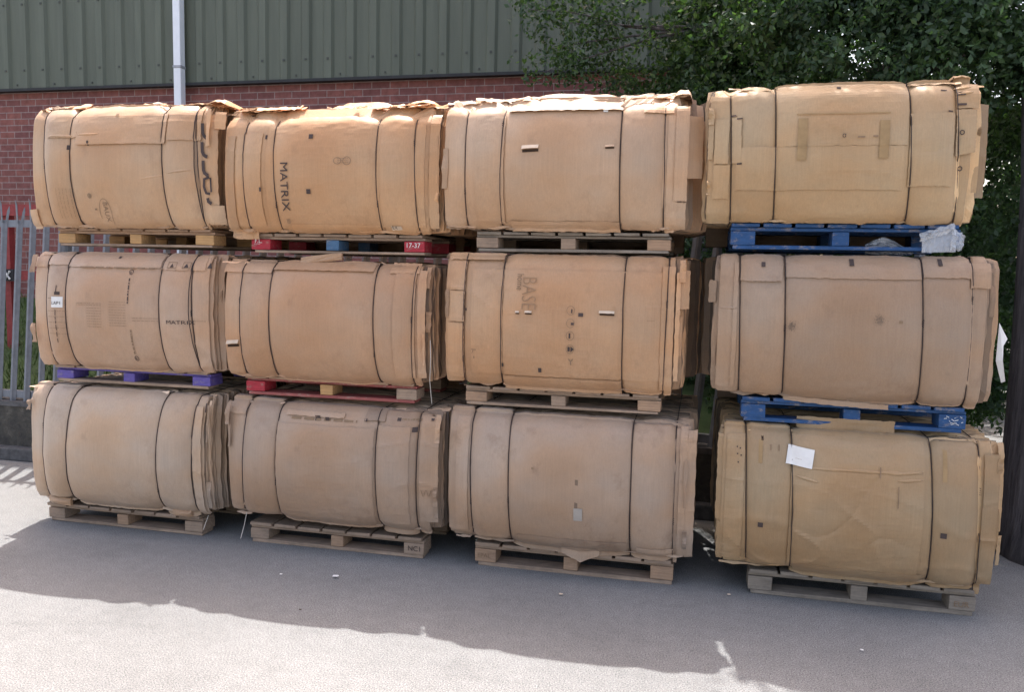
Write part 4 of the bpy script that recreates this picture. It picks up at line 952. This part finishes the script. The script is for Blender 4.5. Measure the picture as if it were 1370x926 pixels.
for _ in range(34):                                    # low boughs between trunk and stack
    x = g.uniform(1.35, 2.2); y = g.uniform(5.7, 7.4); z = g.uniform(1.3, 2.6); r = g.uniform(.25, .42); cl.append((x, y, z, r, 330))
# sprays drooping over the warehouse side
for (sx_, sz_, r) in ((-1.580, 3.810, .16), (-1.436, 3.706, .20), (-1.267, 3.589, .2), (-1.347, 3.458, .16), (-1.132, 3.715, .26), (-1.001, 3.529, .26), (-1.185, 3.355, .18), (-1.277, 3.223, .18), (-0.933, 3.333, .24), (-1.470, 3.260, .10), (-1.086, 3.217, .2), (-0.820, 3.689, .34), (-0.751, 3.447, .3), (-0.712, 3.205, .28), (-1.324, 3.809, .22), (-0.978, 3.792, .3)):
    cl.append((sx_, 7.0+g.uniform(-.2, .2), sz_, r, int(95*r/.2)))
leaves('crown', [(a_, b_, c_, d_, int(n_*1.6)) for a_, b_, c_, d_, n_ in cl], 0.047, tree, 21)
lb = MB()
for k, (sx_, sz_) in enumerate(((-1.547, 3.772), (-1.327, 3.445), (-1.425, 3.240), (-1.256, 3.649))):
    limb(lb, (-0.335+k*.1, 7.0, 3.548), (sx_, 7.0, sz_), 0.014, 0.003, k*2.1, 10, 0.06)
lb.build('twig', m_bk, tree, smooth=True)

# further trees and tall shrubs beyond
def bush(label, name, cat, x, y, h, r, n, seed, size=0.055, group='trees and shrubs beyond the stacks', zlow=0.3, dens=1.0):
    t = thing(name, label, cat, (x, y, 0.3), group); g = random.Random(seed); c_ = []
    mb = MB(); limb(mb, (x, y, 0.2), (x+g.uniform(-.2, .2), y, h*.75), .10, .03, seed)
    for k in range(5): limb(mb, (x, y, h*g.uniform(.25, .6)), (x+g.uniform(-r, r)*.8, y+g.uniform(-r, r)*.5, h*g.uniform(.5, .95)), .035, .008, seed+k)
    mb.build('trunk', m_bk, t, smooth=True)
    for _ in range(n):
        a = g.uniform(0, 6.28); rr = r*g.random()**.5; z = g.uniform(zlow, h); k = 1.0 if z < h*.7 else (h-z)/(h*.3)*.8+.2
        c_.append((x+math.cos(a)*rr*k, y+math.sin(a)*rr*k, z, g.uniform(.3, .5), int(330*dens)))
    leaves('crown', c_, size, t, seed); return t
bush('tall shrub directly behind the third stack beyond the fence', 'shrub', 'shrub', 0.1, 7.4, 4.0, 1.0, 80, 31, dens=1.7)
bush('tall shrub behind the rightmost stack beyond the fence', 'shrub', 'shrub', 1.6, 8.1, 3.8, 1.1, 60, 32, dens=1.7)
bush('tall shrub behind the thick tree trunk at the right edge', 'shrub', 'shrub', 3.3, 7.4, 3.8, 1.2, 62, 33, dens=1.7)
bush('background tree rising past the right end of the warehouse', 'tree', 'tree', 1.0, 12.5, 7.5, 2.3, 120, 34, 0.12, dens=.8)
bush('background tree furthest to the right behind the others', 'tree', 'tree', 4.8, 11.5, 7.5, 2.4, 120, 35, 0.12, dens=.8)
